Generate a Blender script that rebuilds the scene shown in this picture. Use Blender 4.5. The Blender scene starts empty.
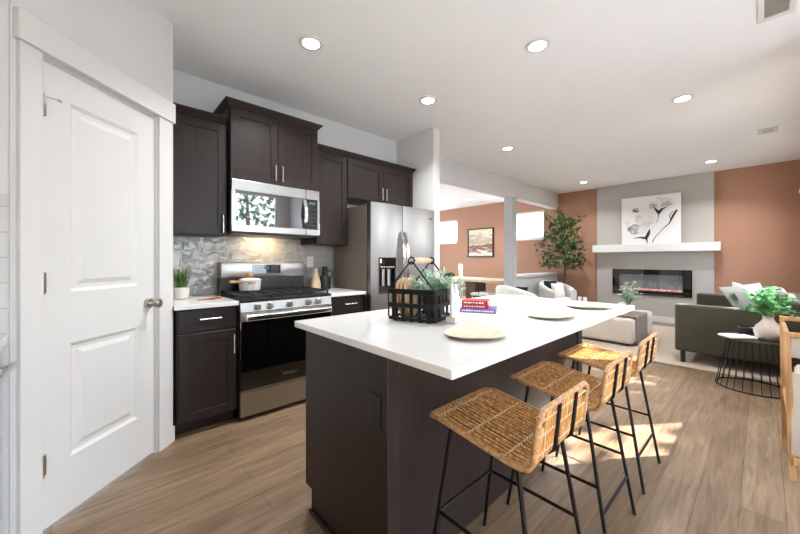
import bpy, bmesh, math, random
from mathutils import Vector, Matrix
R=math.radians
random.seed(7)
SC=bpy.context.scene; COL=SC.collection
# ------------------------------------------------------------------ camera
cd=bpy.data.cameras.new('camera'); cam=bpy.data.objects.new('camera',cd); COL.objects.link(cam)
cd.sensor_width=36; cd.lens=331/800*36; cd.shift_y=-7/800; cd.clip_start=.05; cd.clip_end=200
cam.location=(0,0,1.19); cam.rotation_euler=(R(90),0,R(47.6-90)); SC.camera=cam
# ------------------------------------------------------------------ world, sun, exposure
SC.view_settings.view_transform='Standard'; SC.view_settings.look='None'
SC.view_settings.gamma=1; SC.view_settings.use_curve_mapping=False
SC.view_settings.exposure=0.04
SKY=1.25; SUN=42.0; CAN=19.0; DAY=1.3
w=bpy.data.worlds.new('world'); SC.world=w; w.use_nodes=True
nt=w.node_tree; nt.nodes.clear()
sk=nt.nodes.new('ShaderNodeTexSky'); sk.sky_type='NISHITA'; sk.sun_disc=False
sk.sun_elevation=R(38); sk.sun_rotation=R(126); sk.air_density=1.0; sk.dust_density=3.0; sk.ozone_density=1.0
mx=nt.nodes.new('ShaderNodeMix'); mx.data_type='RGBA'; mx.inputs[0].default_value=.65; mx.inputs[7].default_value=(8.6,10.2,12.5,1)
bg=nt.nodes.new('ShaderNodeBackground'); bg.inputs[1].default_value=SKY
ow=nt.nodes.new('ShaderNodeOutputWorld')
nt.links.new(sk.outputs[0],mx.inputs[6]); nt.links.new(mx.outputs[2],bg.inputs[0]); nt.links.new(bg.outputs[0],ow.inputs[0])
def add_light(name,kind,loc,energy,**k):
    l=bpy.data.lights.new(name,kind); l.energy=energy
    for a,b in k.items():
        if a not in('dir','parent'): setattr(l,a,b)
    o=bpy.data.objects.new(name,l); COL.objects.link(o)
    if k.get('parent'): o.parent=k['parent']
    o.location=loc
    if 'dir' in k: o.rotation_euler=Vector(k['dir']).to_track_quat('-Z','Y').to_euler()
    return o
add_light('sun','SUN',(6,-6,8),SUN,dir=(-.8,.58,-.70),angle=R(.5),color=(1,.97,.92))
# sky portals at the unseen openings
pl=add_light('daylight_patio_door','AREA',(1.7,-2.02,1.35),1,shape='RECTANGLE',size=2.8,size_y=2.66,dir=(0,1,0)); pl.data.cycles.is_portal=True
pl=add_light('daylight_side_window','AREA',(6.15,-.44,1.575),1,shape='RECTANGLE',size=2.1,size_y=1.25,dir=(0,1,0)); pl.data.cycles.is_portal=True
pl=add_light('daylight_island_window','AREA',(4.08,-.44,1.64),1,shape='RECTANGLE',size=.84,size_y=1.32,dir=(0,1,0)); pl.data.cycles.is_portal=True
add_light('added_dining_daylight','AREA',(5.2,8.15,1.4),95*DAY,shape='RECTANGLE',size=2.6,size_y=1.8,dir=(0,-1,0),color=(.86,.94,1))  # area lamp added to stand for daylight at the unseen back window
# ------------------------------------------------------------------ helpers
def lin(c):
    return tuple(((x/255)/12.92 if x/255<=.04045 else ((x/255+.055)/1.055)**2.4) for x in c)+(1,)
WM={}
class MB:
    def __init__(s): s.bm=bmesh.new(); s.mi=0
    def _m(s,fs):
        for f in fs: f.material_index=s.mi
    def box(s,x0,x1,y0,y1,z0,z1,bev=0,seg=2,M=None):
        x0,x1=min(x0,x1),max(x0,x1); y0,y1=min(y0,y1),max(y0,y1); z0,z1=min(z0,z1),max(z0,z1)
        t=bmesh.new(); bmesh.ops.create_cube(t,size=1)
        for v in t.verts: v.co=Vector(((x0+x1)/2+v.co.x*(x1-x0),(y0+y1)/2+v.co.y*(y1-y0),(z0+z1)/2+v.co.z*(z1-z0)))
        if bev: bmesh.ops.bevel(t,geom=t.edges[:],offset=min(bev,(x1-x0)*.49,(y1-y0)*.49,(z1-z0)*.49),segments=seg,profile=.5,affect='EDGES')
        s.merge(t,M); return s
    def merge(s,t,M=None):
        mp={}
        for v in t.verts: mp[v]=s.bm.verts.new(M@v.co if M else v.co)
        for f in t.faces:
            try:
                n=s.bm.faces.new([mp[v] for v in f.verts]); n.material_index=s.mi
            except ValueError: pass
        t.free()
    def frust(s,x0,x1,y0,y1,z0,z1,ex0,ex1,ey0,ey1):
        a=[(x0,y0,z0),(x1,y0,z0),(x1,y1,z0),(x0,y1,z0)]; b=[(x0-ex0,y0-ey0,z1),(x1+ex1,y0-ey0,z1),(x1+ex1,y1+ey1,z1),(x0-ex0,y1+ey1,z1)]
        s.loft([a,b]); return s
    def loft(s,rings,caps=True,closed=True):
        vs=[[s.bm.verts.new(p) for p in r] for r in rings]; n=len(rings[0]); fs=[]
        for a,b in zip(vs,vs[1:]):
            for i in range(n if closed else n-1):
                j=(i+1)%n
                try: fs.append(s.bm.faces.new((a[i],a[j],b[j],b[i])))
                except ValueError: pass
        if caps and n>2:
            for r in (list(reversed(vs[0])),vs[-1]):
                try: fs.append(s.bm.faces.new(r))
                except ValueError: pass
        s._m(fs); return s
    def tube(s,pts,r,n=8,closed=False,rs=None):
        pts=[Vector(p) for p in pts]; m=len(pts); rings=[]
        up=None
        for i,p in enumerate(pts):
            if closed: t=(pts[(i+1)%m]-pts[i-1]).normalized()
            else: t=(pts[min(i+1,m-1)]-pts[max(i-1,0)]).normalized()
            if up is None:
                up=Vector((0,0,1)) if abs(t.z)<.9 else Vector((1,0,0))
            a=t.cross(up)
            if a.length<1e-4: a=t.cross(Vector((.3,1,.2)))
            a.normalize(); b=a.cross(t).normalized(); up=b
            rr=rs[i] if rs else r
            rings.append([p+a*math.cos(2*math.pi*k/n)*rr+b*math.sin(2*math.pi*k/n)*rr for k in range(n)])
        if closed: rings.append(rings[0]); s.loft(rings,caps=False); bmesh.ops.remove_doubles(s.bm,verts=s.bm.verts,dist=1e-6)
        else: s.loft(rings)
        return s
    def cyl(s,p0,p1,r0,r1=None,n=16): return s.tube([p0,p1],r0,n,rs=[r0,r0 if r1 is None else r1])
    def lathe(s,prof,c=(0,0,0),n=28,sx=1,sy=1,caps=True):
        rings=[[(c[0]+max(r,1e-4)*sx*math.cos(2*math.pi*k/n),c[1]+max(r,1e-4)*sy*math.sin(2*math.pi*k/n),c[2]+z) for k in range(n)] for r,z in prof]
        return s.loft(rings,caps=caps)
    def prism(s,poly,f0,f1):
        s.loft([[f0(p) for p in poly],[f1(p) for p in poly]]); return s
    def poly(s,pts):
        f=s.bm.faces.new([s.bm.verts.new(p) for p in pts]); f.material_index=s.mi; return s
    def leaf(s,p,d,L,W,up=None):
        d=Vector(d).normalized(); p=Vector(p); up=Vector(up or (random.uniform(-.5,.5),random.uniform(-.5,.5),1))
        a=d.cross(up)
        if a.length<1e-3: a=Vector((1,0,0))
        a.normalize(); n=a.cross(d).normalized()
        q=[p,p+d*L*.3+a*W*.45+n*W*.12,p+d*L*.65+a*W*.42+n*W*.1,p+d*L-n*W*.1,p+d*L*.65-a*W*.42+n*W*.1,p+d*L*.3-a*W*.45+n*W*.12]
        v=[s.bm.verts.new(x) for x in q]; mid1=s.bm.verts.new(p+d*L*.48)
        for f in ((v[0],v[1],mid1),(v[1],v[2],mid1),(v[2],v[3],mid1),(v[3],v[4],mid1),(v[4],v[5],mid1),(v[5],v[0],mid1)):
            s._m([s.bm.faces.new(f)])
    def build(s,name,mat,parent=None,M=None,smooth=False,label=None,local=False,mod=None,props=None):
        me=bpy.data.meshes.new(name)
        bmesh.ops.recalc_face_normals(s.bm,faces=s.bm.faces)
        base=Matrix()
        if parent is not None:
            base=WM[parent]
            if not local: s.bm.transform(base.inverted())
        elif M is not None: base=M
        elif len(s.bm.verts):
            xs=[v.co.x for v in s.bm.verts]; ys=[v.co.y for v in s.bm.verts]; zs=[v.co.z for v in s.bm.verts]
            base=Matrix.Translation(((min(xs)+max(xs))/2,(min(ys)+max(ys))/2,min(zs))); s.bm.transform(base.inverted())
        s.bm.to_mesh(me); s.bm.free()
        for m in (mat if isinstance(mat,(list,tuple)) else [mat]): me.materials.append(m)
        if smooth:
            for p in me.polygons: p.use_smooth=True
            try: me.set_sharp_from_angle(angle=R(38))
            except Exception: pass
        o=bpy.data.objects.new(name,me); COL.objects.link(o)
        if parent is not None: o.parent=parent
        else: o.matrix_world=base
        WM[o]=base
        if label: o['label']=label
        if mod: mod(o)
        return o
def thing(name,label,cat,loc=(0,0,0),rz=0,group=None):
    o=bpy.data.objects.new(name,None); COL.objects.link(o); o.empty_display_size=.1
    o.location=loc; o.rotation_euler=(0,0,rz); WM[o]=Matrix.Translation(loc)@Matrix.Rotation(rz,4,'Z')
    o['label']=label; o['category']=cat
    if group: o['group']=group
    return o
def tag(o,label,cat,group=None,kind=None):
    o['label']=label; o['category']=cat
    if group: o['group']=group
    if kind: o['kind']=kind
    return o
def struct(name,mb,mat,**k):
    o=mb.build(name,mat,**k); o['kind']='structure'; return o
def copy_tree(o,parent=None):
    c=o.copy(); COL.objects.link(c)
    if parent is not None: c.parent=parent
    for ch in list(o.children): copy_tree(ch,c)
    return c
def relabel(root,label): root['label']=label
# ------------------------------------------------------------------ materials
def mat(name,col,rough=.6,metal=0,spec=.5,bump=0,bscale=40,var=0,vscale=6,stretch=(1,1,1),coat=0,trans=0,emit=None,es=0,sheen=0,sub=0):
    m=bpy.data.materials.new(name); m.use_nodes=True; t=m.node_tree; b=t.nodes['Principled BSDF']
    c=lin(col) if max(col)>1 else tuple(col)+(1,)
    b.inputs['Base Color'].default_value=c; b.inputs['Roughness'].default_value=rough; b.inputs['Metallic'].default_value=metal
    b.inputs['Specular IOR Level'].default_value=spec; b.inputs['Coat Weight'].default_value=coat; b.inputs['Transmission Weight'].default_value=trans
    b.inputs['Sheen Weight'].default_value=sheen
    if emit: b.inputs['Emission Color'].default_value=lin(emit); b.inputs['Emission Strength'].default_value=es
    tc=t.nodes.new('ShaderNodeTexCoord'); mp=t.nodes.new('ShaderNodeMapping'); mp.inputs['Scale'].default_value=stretch
    t.links.new(tc.outputs['Object'],mp.inputs[0])
    if var or True:
        n=t.nodes.new('ShaderNodeTexNoise'); n.inputs['Scale'].default_value=vscale; n.inputs['Detail'].default_value=4
        t.links.new(mp.outputs[0],n.inputs['Vector'])
        mixn=t.nodes.new('ShaderNodeMix'); mixn.data_type='RGBA'; v=var or .02
        mixn.inputs[6].default_value=tuple(x*(1-v) for x in c[:3])+(1,); mixn.inputs[7].default_value=tuple(min(1,x*(1+v)) for x in c[:3])+(1,)
        t.links.new(n.outputs[0],mixn.inputs[0]); t.links.new(mixn.outputs[2],b.inputs['Base Color'])
    if bump:
        n2=t.nodes.new('ShaderNodeTexNoise'); n2.inputs['Scale'].default_value=bscale; n2.inputs['Detail'].default_value=3
        t.links.new(mp.outputs[0],n2.inputs['Vector'])
        bp=t.nodes.new('ShaderNodeBump'); bp.inputs['Strength'].default_value=bump; bp.inputs['Distance'].default_value=.01
        t.links.new(n2.outputs[0],bp.inputs['Height']); t.links.new(bp.outputs[0],b.inputs['Normal'])
    return m
def ramp_mat(name,stops,scale=4,stretch=(1,1,1),rough=.5,detail=6,dist=0,metal=0):
    m=mat(name,stops[0][1],rough,metal); t=m.node_tree; b=t.nodes['Principled BSDF']
    tc=t.nodes.new('ShaderNodeTexCoord'); mp=t.nodes.new('ShaderNodeMapping'); mp.inputs['Scale'].default_value=stretch
    n=t.nodes.new('ShaderNodeTexNoise'); n.inputs['Scale'].default_value=scale; n.inputs['Detail'].default_value=detail; n.inputs['Distortion'].default_value=dist
    r=t.nodes.new('ShaderNodeValToRGB'); e=r.color_ramp.elements
    while len(e)<len(stops): e.new(.5)
    for k,(p,c) in enumerate(stops): e[k].position=p; e[k].color=lin(c)
    t.links.new(tc.outputs['Object'],mp.inputs[0]); t.links.new(mp.outputs[0],n.inputs['Vector']); t.links.new(n.outputs[0],r.inputs[0]); t.links.new(r.outputs[0],b.inputs['Base Color'])
    return m
def floor_mat():
    m=bpy.data.materials.new('vinyl_plank'); m.use_nodes=True; t=m.node_tree; b=t.nodes['Principled BSDF']; L=t.links.new
    tc=t.nodes.new('ShaderNodeTexCoord')
    br=t.nodes.new('ShaderNodeTexBrick'); br.inputs['Scale'].default_value=1; br.inputs['Brick Width'].default_value=1.22; br.inputs['Row Height'].default_value=.15
    br.inputs['Mortar Size'].default_value=.0016; br.inputs['Mortar Smooth'].default_value=.2; br.offset=.37
    br.inputs['Color1'].default_value=lin((137,115,91)); br.inputs['Color2'].default_value=lin((120,98,76)); br.inputs['Mortar'].default_value=lin((92,74,58))
    L(tc.outputs['Object'],br.inputs['Vector'])
    mp=t.nodes.new('ShaderNodeMapping'); mp.inputs['Scale'].default_value=(1.3,15,1); L(tc.outputs['Object'],mp.inputs[0])
    n=t.nodes.new('ShaderNodeTexNoise'); n.inputs['Scale'].default_value=2.6; n.inputs['Detail'].default_value=9; n.inputs['Distortion'].default_value=.8; L(mp.outputs[0],n.inputs['Vector'])
    r=t.nodes.new('ShaderNodeValToRGB'); r.color_ramp.elements[0].position=.32; r.color_ramp.elements[0].color=(.66,.62,.57,1); r.color_ramp.elements[1].position=.68; r.color_ramp.elements[1].color=(1.12,1.1,1.08,1); L(n.outputs[0],r.inputs[0])
    mu=t.nodes.new('ShaderNodeMix'); mu.data_type='RGBA'; mu.blend_type='MULTIPLY'; mu.inputs[0].default_value=1; L(br.outputs[0],mu.inputs[6]); L(r.outputs[0],mu.inputs[7]); L(mu.outputs[2],b.inputs['Base Color'])
    b.inputs['Roughness'].default_value=.42
    bp=t.nodes.new('ShaderNodeBump'); bp.inputs['Strength'].default_value=.15; bp.inputs['Distance'].default_value=.004; L(n.outputs[0],bp.inputs['Height']); L(bp.outputs[0],b.inputs['Normal'])
    return m
def tile_mat(name,bw,rh,c1,c2,mortar,wav=.5):
    m=bpy.data.materials.new(name); m.use_nodes=True; t=m.node_tree; b=t.nodes['Principled BSDF']; L=t.links.new
    tc=t.nodes.new('ShaderNodeTexCoord'); sp=t.nodes.new('ShaderNodeSeparateXYZ'); cb=t.nodes.new('ShaderNodeCombineXYZ'); L(tc.outputs['Object'],sp.inputs[0]); L(sp.outputs[0],cb.inputs[0]); L(sp.outputs[2],cb.inputs[1])
    br=t.nodes.new('ShaderNodeTexBrick'); br.inputs['Scale'].default_value=1; br.inputs['Brick Width'].default_value=bw; br.inputs['Row Height'].default_value=rh; br.inputs['Mortar Size'].default_value=.0022; br.inputs['Mortar Smooth'].default_value=.3; br.offset=0
    br.inputs['Color1'].default_value=lin(c1); br.inputs['Color2'].default_value=lin(c2); br.inputs['Mortar'].default_value=lin(mortar); L(cb.outputs[0],br.inputs['Vector'])
    L(br.outputs[0],b.inputs['Base Color']); b.inputs['Roughness'].default_value=.07
    n=t.nodes.new('ShaderNodeTexNoise'); n.inputs['Scale'].default_value=13; n.inputs['Detail'].default_value=1; n.inputs['Distortion'].default_value=.6; L(tc.outputs['Object'],n.inputs['Vector'])
    ad=t.nodes.new('ShaderNodeMath'); ad.operation='MULTIPLY_ADD'; ad.inputs[1].default_value=-1.2; L(br.outputs['Fac'],ad.inputs[0]); L(n.outputs[0],ad.inputs[2])
    bp=t.nodes.new('ShaderNodeBump'); bp.inputs['Strength'].default_value=wav; bp.inputs['Distance'].default_value=.02; L(ad.outputs[0],bp.inputs['Height']); L(bp.outputs[0],b.inputs['Normal'])
    return m
def glass_mat():
    m=bpy.data.materials.new('window_glass'); m.use_nodes=True; t=m.node_tree; t.nodes.clear(); L=t.links.new
    o=t.nodes.new('ShaderNodeOutputMaterial'); tr=t.nodes.new('ShaderNodeBsdfTransparent'); g=t.nodes.new('ShaderNodeBsdfGlossy'); g.inputs['Roughness'].default_value=.02
    f=t.nodes.new('ShaderNodeValue'); f.outputs[0].default_value=.06; mi=t.nodes.new('ShaderNodeMixShader'); L(f.outputs[0],mi.inputs[0]); L(tr.outputs[0],mi.inputs[1]); L(g.outputs[0],mi.inputs[2]); L(mi.outputs[0],o.inputs[0])
    return m
def steel_mat(name,col=(200,198,194),rough=.28,st=(1,1,60)):
    m=mat(name,col,rough,1,stretch=st); t=m.node_tree; b=t.nodes['Principled BSDF']
    n=t.nodes.new('ShaderNodeTexNoise'); n.inputs['Scale'].default_value=8; mp=[x for x in t.nodes if x.bl_idname=='ShaderNodeMapping'][0]; t.links.new(mp.outputs[0],n.inputs['Vector'])
    mr=t.nodes.new('ShaderNodeMapRange'); mr.inputs[3].default_value=rough-.05; mr.inputs[4].default_value=rough+.08; t.links.new(n.outputs[0],mr.inputs[0]); t.links.new(mr.outputs[0],b.inputs['Roughness'])
    return m
M={}
M['paint']=mat('greige_paint',(214,212,210),.85,bump=.05,bscale=160)
M['ceil']=mat('ceiling_paint',(238,238,238),.9,bump=.06,bscale=120)
M['brown']=mat('terracotta_paint',(164,122,98),.85,bump=.05,bscale=160)
M['grey']=mat('warm_grey_paint',(172,166,158),.85,bump=.05,bscale=160)
M['cool']=mat('cool_grey_paint',(184,184,182),.85,bump=.05,bscale=160)
M['white']=mat('white_trim_paint',(216,214,210),.42)
M['floor']=floor_mat()
M['wood']=ramp_mat('espresso_wood',[(.3,(36,27,24)),(.7,(47,36,32))],3,(14,14,.7),.4)
M['woodH']=ramp_mat('espresso_wood_rail',[(.3,(36,27,24)),(.7,(47,36,32))],3,(.7,14,14),.4)
for k_ in('wood','woodH'): M[k_].node_tree.nodes['Principled BSDF'].inputs['Specular IOR Level'].default_value=.28
M['quartz']=mat('white_quartz',(224,222,218),.16,var=.015,vscale=12)
M['steel']=steel_mat('brushed_steel',(172,169,164),.3); M['steelV']=steel_mat('brushed_steel_upright',(158,157,154),.30,(60,60,1))
M['nickel']=mat('satin_nickel',(190,186,178),.28,1); M['chrome']=mat('polished_handle',(228,226,222),.16,1)
M['bglass']=mat('black_glass',(6,6,7),.03,spec=.8); M['mglass']=mat('mirrored_black_glass',(5,5,6),.03,spec=.9,coat=1); M['mglass'].node_tree.nodes['Principled BSDF'].inputs['IOR'].default_value=2.1; M['black']=mat('black_enamel',(14,13,13),.3); M['iron']=mat('black_metal',(24,21,20),.42,.5)
M['cast']=mat('cast_iron',(20,19,19),.6,bump=.1,bscale=200); M['dark']=mat('dark_plastic',(32,31,32),.4)
M['sidegrey']=mat('fridge_side',(128,118,108),.45,.55)
M['tile']=tile_mat('wavy_grey_tile',.325,.075,(168,164,156),(156,152,145),(198,194,186),.6)
M['wtile']=tile_mat('white_tile',.3,.1,(214,212,208),(206,204,200),(180,176,170),.3)
M['ratt']=ramp_mat('rattan',[(.28,(150,98,50)),(.5,(206,152,90)),(.72,(240,200,140))],9,(8,8,2),.5)
M['rim']=ramp_mat('rattan_wrap',[(.3,(150,108,68)),(.7,(208,166,116))],90,(1,1,1),.55)
M['bind']=mat('pale_binding',(226,208,178),.6)
M['fab']=mat('ivory_boucle',(216,212,204),.95,bump=.5,bscale=90,sheen=.3); M['otto']=mat('oatmeal_fabric',(190,178,164),.95,bump=.25,bscale=160,sheen=.2); M['ottop']=mat('pale_piping_fabric',(222,222,220),.95)
M['olive']=mat('olive_velvet',(60,57,40),.85,var=.2,vscale=9,sheen=.12); M['pil']=mat('white_cotton',(232,230,226),.95,bump=.2,bscale=60)
M['rug']=mat('cream_rug',(178,162,144),1,bump=.5,bscale=120,var=.06,vscale=8)
M['oak']=ramp_mat('light_oak',[(.3,(196,164,128)),(.7,(222,196,162))],3,(8,1,8),.5); M['raw']=ramp_mat('honey_wood',[(.3,(150,104,62)),(.55,(188,142,94)),(.8,(206,166,118))],4,(6,6,1),.5)
M['driftwood']=ramp_mat('grey_wood_veneer',[(.3,(92,80,72)),(.5,(128,114,104)),(.72,(156,142,130))],3,(16,1,1),.45)
M['leafD']=ramp_mat('tree_leaf',[(.3,(38,66,28)),(.7,(86,118,56))],3,(1,1,1),.5); M['leafE']=ramp_mat('eucalyptus_leaf',[(.3,(52,140,60)),(.7,(150,214,150))],9,(1,1,1),.45)
M['leafG']=ramp_mat('sage_leaf',[(.3,(150,178,150)),(.7,(204,220,200))],9,(1,1,1),.6); M['grass']=ramp_mat('grass_leaf',[(.3,(48,84,34)),(.7,(118,148,70))],9,(1,1,1),.5)
M['bark']=mat('bark',(98,78,62),.9,bump=.5); M['cer']=mat('white_ceramic',(232,228,222),.4); M['stone']=mat('matte_cream_ceramic',(214,202,190),.8,bump=.08,bscale=60)
M['conc']=mat('pale_stoneware',(206,202,194),.75,bump=.2,bscale=60); M['blackm']=mat('matte_black_ceramic',(18,17,17),.5)
M['plate']=ramp_mat('palm_leaf_plate',[(.3,(196,176,146)),(.6,(216,200,176))],4,(1,9,1),.5)
M['red']=mat('red_cover',(176,34,44),.5); M['purple']=mat('purple_cover',(120,84,150),.5); M['paper']=mat('paper',(226,218,202),.9); M['ink']=mat('white_ink',(240,232,230),.6)
M['pink']=mat('blush_stone',(226,208,198),.6); M['glass']=glass_mat(); M['terra']=mat('terracotta_wood',(170,98,62),.6)
M['board']=ramp_mat('woven_board',[(.3,(170,130,92)),(.7,(214,182,146))],14,(1,1,4),.7)
M['canvas']=mat('painted_canvas',(222,219,215),.8); M['petal']=ramp_mat('petal_wash',[(.35,(232,224,220)),(.7,(190,180,174))],9,(1,1,1),.8); M['petal2']=ramp_mat('petal_shadow',[(.35,(196,188,184)),(.7,(120,112,110))],14,(1,1,1),.8); M['inkd']=mat('charcoal_paint',(52,48,48),.8)
M['outlet']=mat('outlet_plastic',(228,225,218),.4); M['led']=mat('led_lens',(255,250,240),.5,emit=(255,246,232),es=14)
M['ember']=ramp_mat('ember_bed',[(.35,(120,60,60)),(.6,(240,190,190))],60,(1,1,1),.5)
_b=M['ember'].node_tree.nodes['Principled BSDF']; _b.inputs['Emission Color'].default_value=lin((255,150,130)); _b.inputs['Emission Strength'].default_value=.5
M['patio']=mat('bounce_patio',(186,190,196),.9,var=.05); M['lawn']=mat('lawn',(88,94,84),1,var=.2); M['fence']=mat('fence_wood',(112,104,96),.8,var=.1)
M['display']=mat('display',(60,84,90),.4,emit=(150,220,230),es=.05)
M['fireback']=mat('firebox_panel',(112,112,112),.35)
# ------------------------------------------------------------------ structure
HC=2.74; FX=7.98; KY=3.23; SY=-.42
DX,DY=.719,.695                                            # pantry wall direction
DP=Vector((-.162,2.109,0))
DM=Matrix(((DX,DY,0,DP.x),(DY,-DX,0,DP.y),(0,0,1,0),(0,0,0,1)))
DM=Matrix(((DX,-DY,0,DP.x),(DY,DX,0,DP.y),(0,0,1,0),(0,0,0,1)))   # local x along the wall, local +y into the pantry
struct('floor',MB().box(-1.1,8.12,-.56,8.3,-.1,0).box(-1.1,3.54,-2.15,-.56,-.1,0),M['floor'])
b=MB().box(-1.1,8.12,-.56,8.3,HC,HC+.12).box(-1.1,3.54,-2.15,-.56,HC,HC+.12); struct('ceiling',b,M['ceil'])
# kitchen wall, wing wall, pantry return
struct('wall_kitchen',MB().box(.36,2.9,KY,KY+.12,0,HC),M['paint'])
struct('wall_wing',MB().box(2.885,2.995,2.58,3.41,0,HC),M['paint'])
struct('wall_pantry_return',MB().box(.30,.362,2.64,KY+.12,0,HC),M['paint'])
b=MB(); b.box(-.133,-.036,0,.1,0,HC); b.box(.606,.735,0,.1,0,HC); b.box(-.036,.606,0,.1,2.068,HC)
struct('wall_pantry',b,M['paint'],M=DM)
struct('wall_pantry_side',MB().box(-.95,-.262,2.018,2.1,0,HC),M['paint'])
struct('wall_left',MB().box(-1.07,-.95,-2.15,2.1,0,HC),M['paint'])
# fireplace wall with two dining windows
b=MB(); X0,X1=FX,FX+.14
WN=[(3.57,4.5),(6.2,7.12)]; wz0,wz1=1.72,2.40
b.box(X0,X1,-.56,3.57,0,HC); b.box(X0,X1,4.5,6.2,0,HC); b.box(X0,X1,7.12,8.3,0,HC)
for a,c in WN: b.box(X0,X1,a,c,0,wz0); b.box(X0,X1,a,c,wz1,HC)
struct('wall_far',b,M['brown'])
b=MB(); y0,y1=.57,2.40; fy0,fy1,fz0,fz1=.88,2.08,.53,.98
for q in ((y0,fy0,0,HC),(fy1,y1,0,HC),(fy0,fy1,0,fz0),(fy0,fy1,fz1,HC)): b.box(FX-.045,FX,q[0],q[1],q[2],q[3])
struct('wall_fireplace',b,M['grey'])
# dining back wall with a wide window
b=MB(); b.box(2.9,3.9,8.0,8.12,0,HC); b.box(6.5,8.1,8.0,8.12,0,HC); b.box(3.9,6.5,8.0,8.12,0,.5); b.box(3.9,6.5,8.0,8.12,2.3,HC)
struct('wall_dining_back',b,M['paint'])
struct('wall_dining_left',MB().box(2.885,2.995,3.41,8.12,0,HC),M['paint'])
# side wall right (living), with two windows, and the kitchen nook walls
b=MB(); yy0,yy1=SY-.14,SY; sw=[(3.66,4.50,.98,2.30),(5.1,7.2,.95,2.2)]
b.box(3.4,3.66,yy0,yy1,0,HC); b.box(4.50,5.1,yy0,yy1,0,HC); b.box(7.2,8.12,yy0,yy1,0,HC)
for a,c,z0,z1 in sw: b.box(a,c,yy0,yy1,0,z0); b.box(a,c,yy0,yy1,z1,HC)
struct('wall_right',b,M['brown'])
struct('wall_nook',MB().box(3.4,3.54,-2.15,SY-.14,0,HC),M['paint'])
b=MB(); b.box(-1.07,.3,-2.14,-2.0,0,HC); b.box(3.1,3.4,-2.14,-2.0,0,HC); b.box(.3,3.1,-2.14,-2.0,2.68,HC)
struct('wall_back',b,M['paint'])
# beam, column, half wall
struct('wall_beam',MB().box(2.995,FX,3.24,3.41,2.40,HC),M['paint'])
struct('wall_column',MB().box(5.875,6.04,3.235,3.41,0,2.40),M['cool'])
struct('wall_half',MB().box(6.04,FX,3.25,3.40,0,.845),M['cool'])
struct('trim_1',MB().box(6.03,FX-.002,3.225,3.425,.845,.90,.006),M['white'])
b=MB()
# windows
def window(n,axis,p,a0,a1,z0,z1,out,sill=True,mull=()):
    """axis 'x': pane plane at x=p running along y; axis 'y': plane at y=p running along x."""
    f=MB(); g=MB(); t=.045
    def bx(mb,u0,u1,d0,d1,z0_,z1_):
        if axis=='x': mb.box(p+d0,p+d1,u0,u1,z0_,z1_)
        else: mb.box(u0,u1,p+d0,p+d1,z0_,z1_)
    bx(f,a0,a0+t,-.03,.03,z0,z1); bx(f,a1-t,a1,-.03,.03,z0,z1); bx(f,a0+t,a1-t,-.03,.03,z0,z0+t); bx(f,a0+t,a1-t,-.03,.03,z1-t,z1)
    for m_ in mull: bx(f,m_-.04,m_+.04,-.03,.03,z0+t,z1-t)
    bx(g,a0+t,a1-t,-.003,.003,z0+t,z1-t)
    o=struct('window_%d'%n,f,M['white']); g.build('pane',M['glass'],o)
    return o
window(1,'x',FX+.09,3.57,4.5,wz0,wz1,1); window(2,'x',FX+.09,6.2,7.12,wz0,wz1,1)
window(3,'y',8.06,3.9,6.5,.5,2.3,1,mull=(5.2,)); window(4,'y',SY-.09,3.66,4.50,.98,2.30,-1); window(5,'y',SY-.09,5.1,7.2,.95,2.2,-1,mull=(6.15,))
window(6,'y',-2.07,.3,3.1,.02,2.68,-1,mull=(1.7,))
for i,(a,c) in enumerate(WN): struct('trim_%d'%(2+i),MB().box(FX-.025,FX+.06,a-.0,c,wz0-.035,wz0+.005,.003),M['white'])
# pantry door and casing
E_=MB(); 
def panel_door(mb,x0,x1,z0,z1,rects,y=0,t=.035):
    xs=rects[0][0],rects[0][1]
    mb.box(x0,xs[0],y,y+t,z0,z1); mb.box(xs[1],x1,y,y+t,z0,z1)
    zz=z0
    for (a,c,za,zb) in sorted(rects,key=lambda r:r[2]):
        mb.box(xs[0],xs[1],y,y+t,zz,za); zz=zb
        r=lambda i,d:[(a+i,y+d,za+i),(c-i,y+d,za+i),(c-i,y+d,zb-i),(a+i,y+d,zb-i)]
        mb.loft([r(0,0),r(.016,.011),r(.034,.011),r(.058,.003)],caps=False); mb.poly(r(.058,.003))
    mb.box(xs[0],xs[1],y,y+t,zz,z1)
panel_door(E_,-.024,.594,.012,2.06,[(.105,.478,1.04,1.925),(.105,.478,.27,.80)],y=.012)
dr=struct('door_1',E_,M['white'],M=DM)
for z in (1.86,1.09,.30):
    h=MB(); h.box(-.032,-.006,-.004,.014,z-.045,z+.045,.003); h.cyl((-.026,-.008,z-.048),(-.026,-.008,z+.048),.0065,n=10)
    if z>1.8: h.cyl((-.026,-.010,z+.035),(.006,-.045,z+.03),.004,n=8); h.cyl((.004,-.046,z+.03),(.016,-.046,z+.028),.006,n=8)
    h.build('hinge',M['nickel'],dr,local=True,smooth=True)
k=MB(); k.tube([(.548,.012,.93),(.548,.004,.93),(.548,-.004,.93)],.03,24,rs=[.032,.032,.026]); k.tube([(.548,-.002,.93),(.548,-.03,.93),(.548,-.038,.93),(.548,-.05,.93),(.548,-.062,.93),(.548,-.068,.93)],.02,24,rs=[.011,.011,.022,.028,.024,.008])
k.build('door_knob',M['nickel'],dr,local=True,smooth=True)
struct('trim_4',MB().box(-.112,-.032,-.018,0,0,2.08,.003),M['white'],M=DM)
struct('trim_5',MB().box(.602,.70,-.018,0,0,2.08,.003),M['white'],M=DM)
struct('trim_6',MB().box(-.125,.722,-.03,0,2.08,2.205,.004),M['white'],M=DM)
b=MB(); b.box(-.035,-.024,0,.05,0,2.07); b.box(.594,.604,0,.05,0,2.07); b.box(-.035,.604,0,.05,2.066,2.076)
struct('trim_7',b,M['white'],M=DM)
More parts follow.
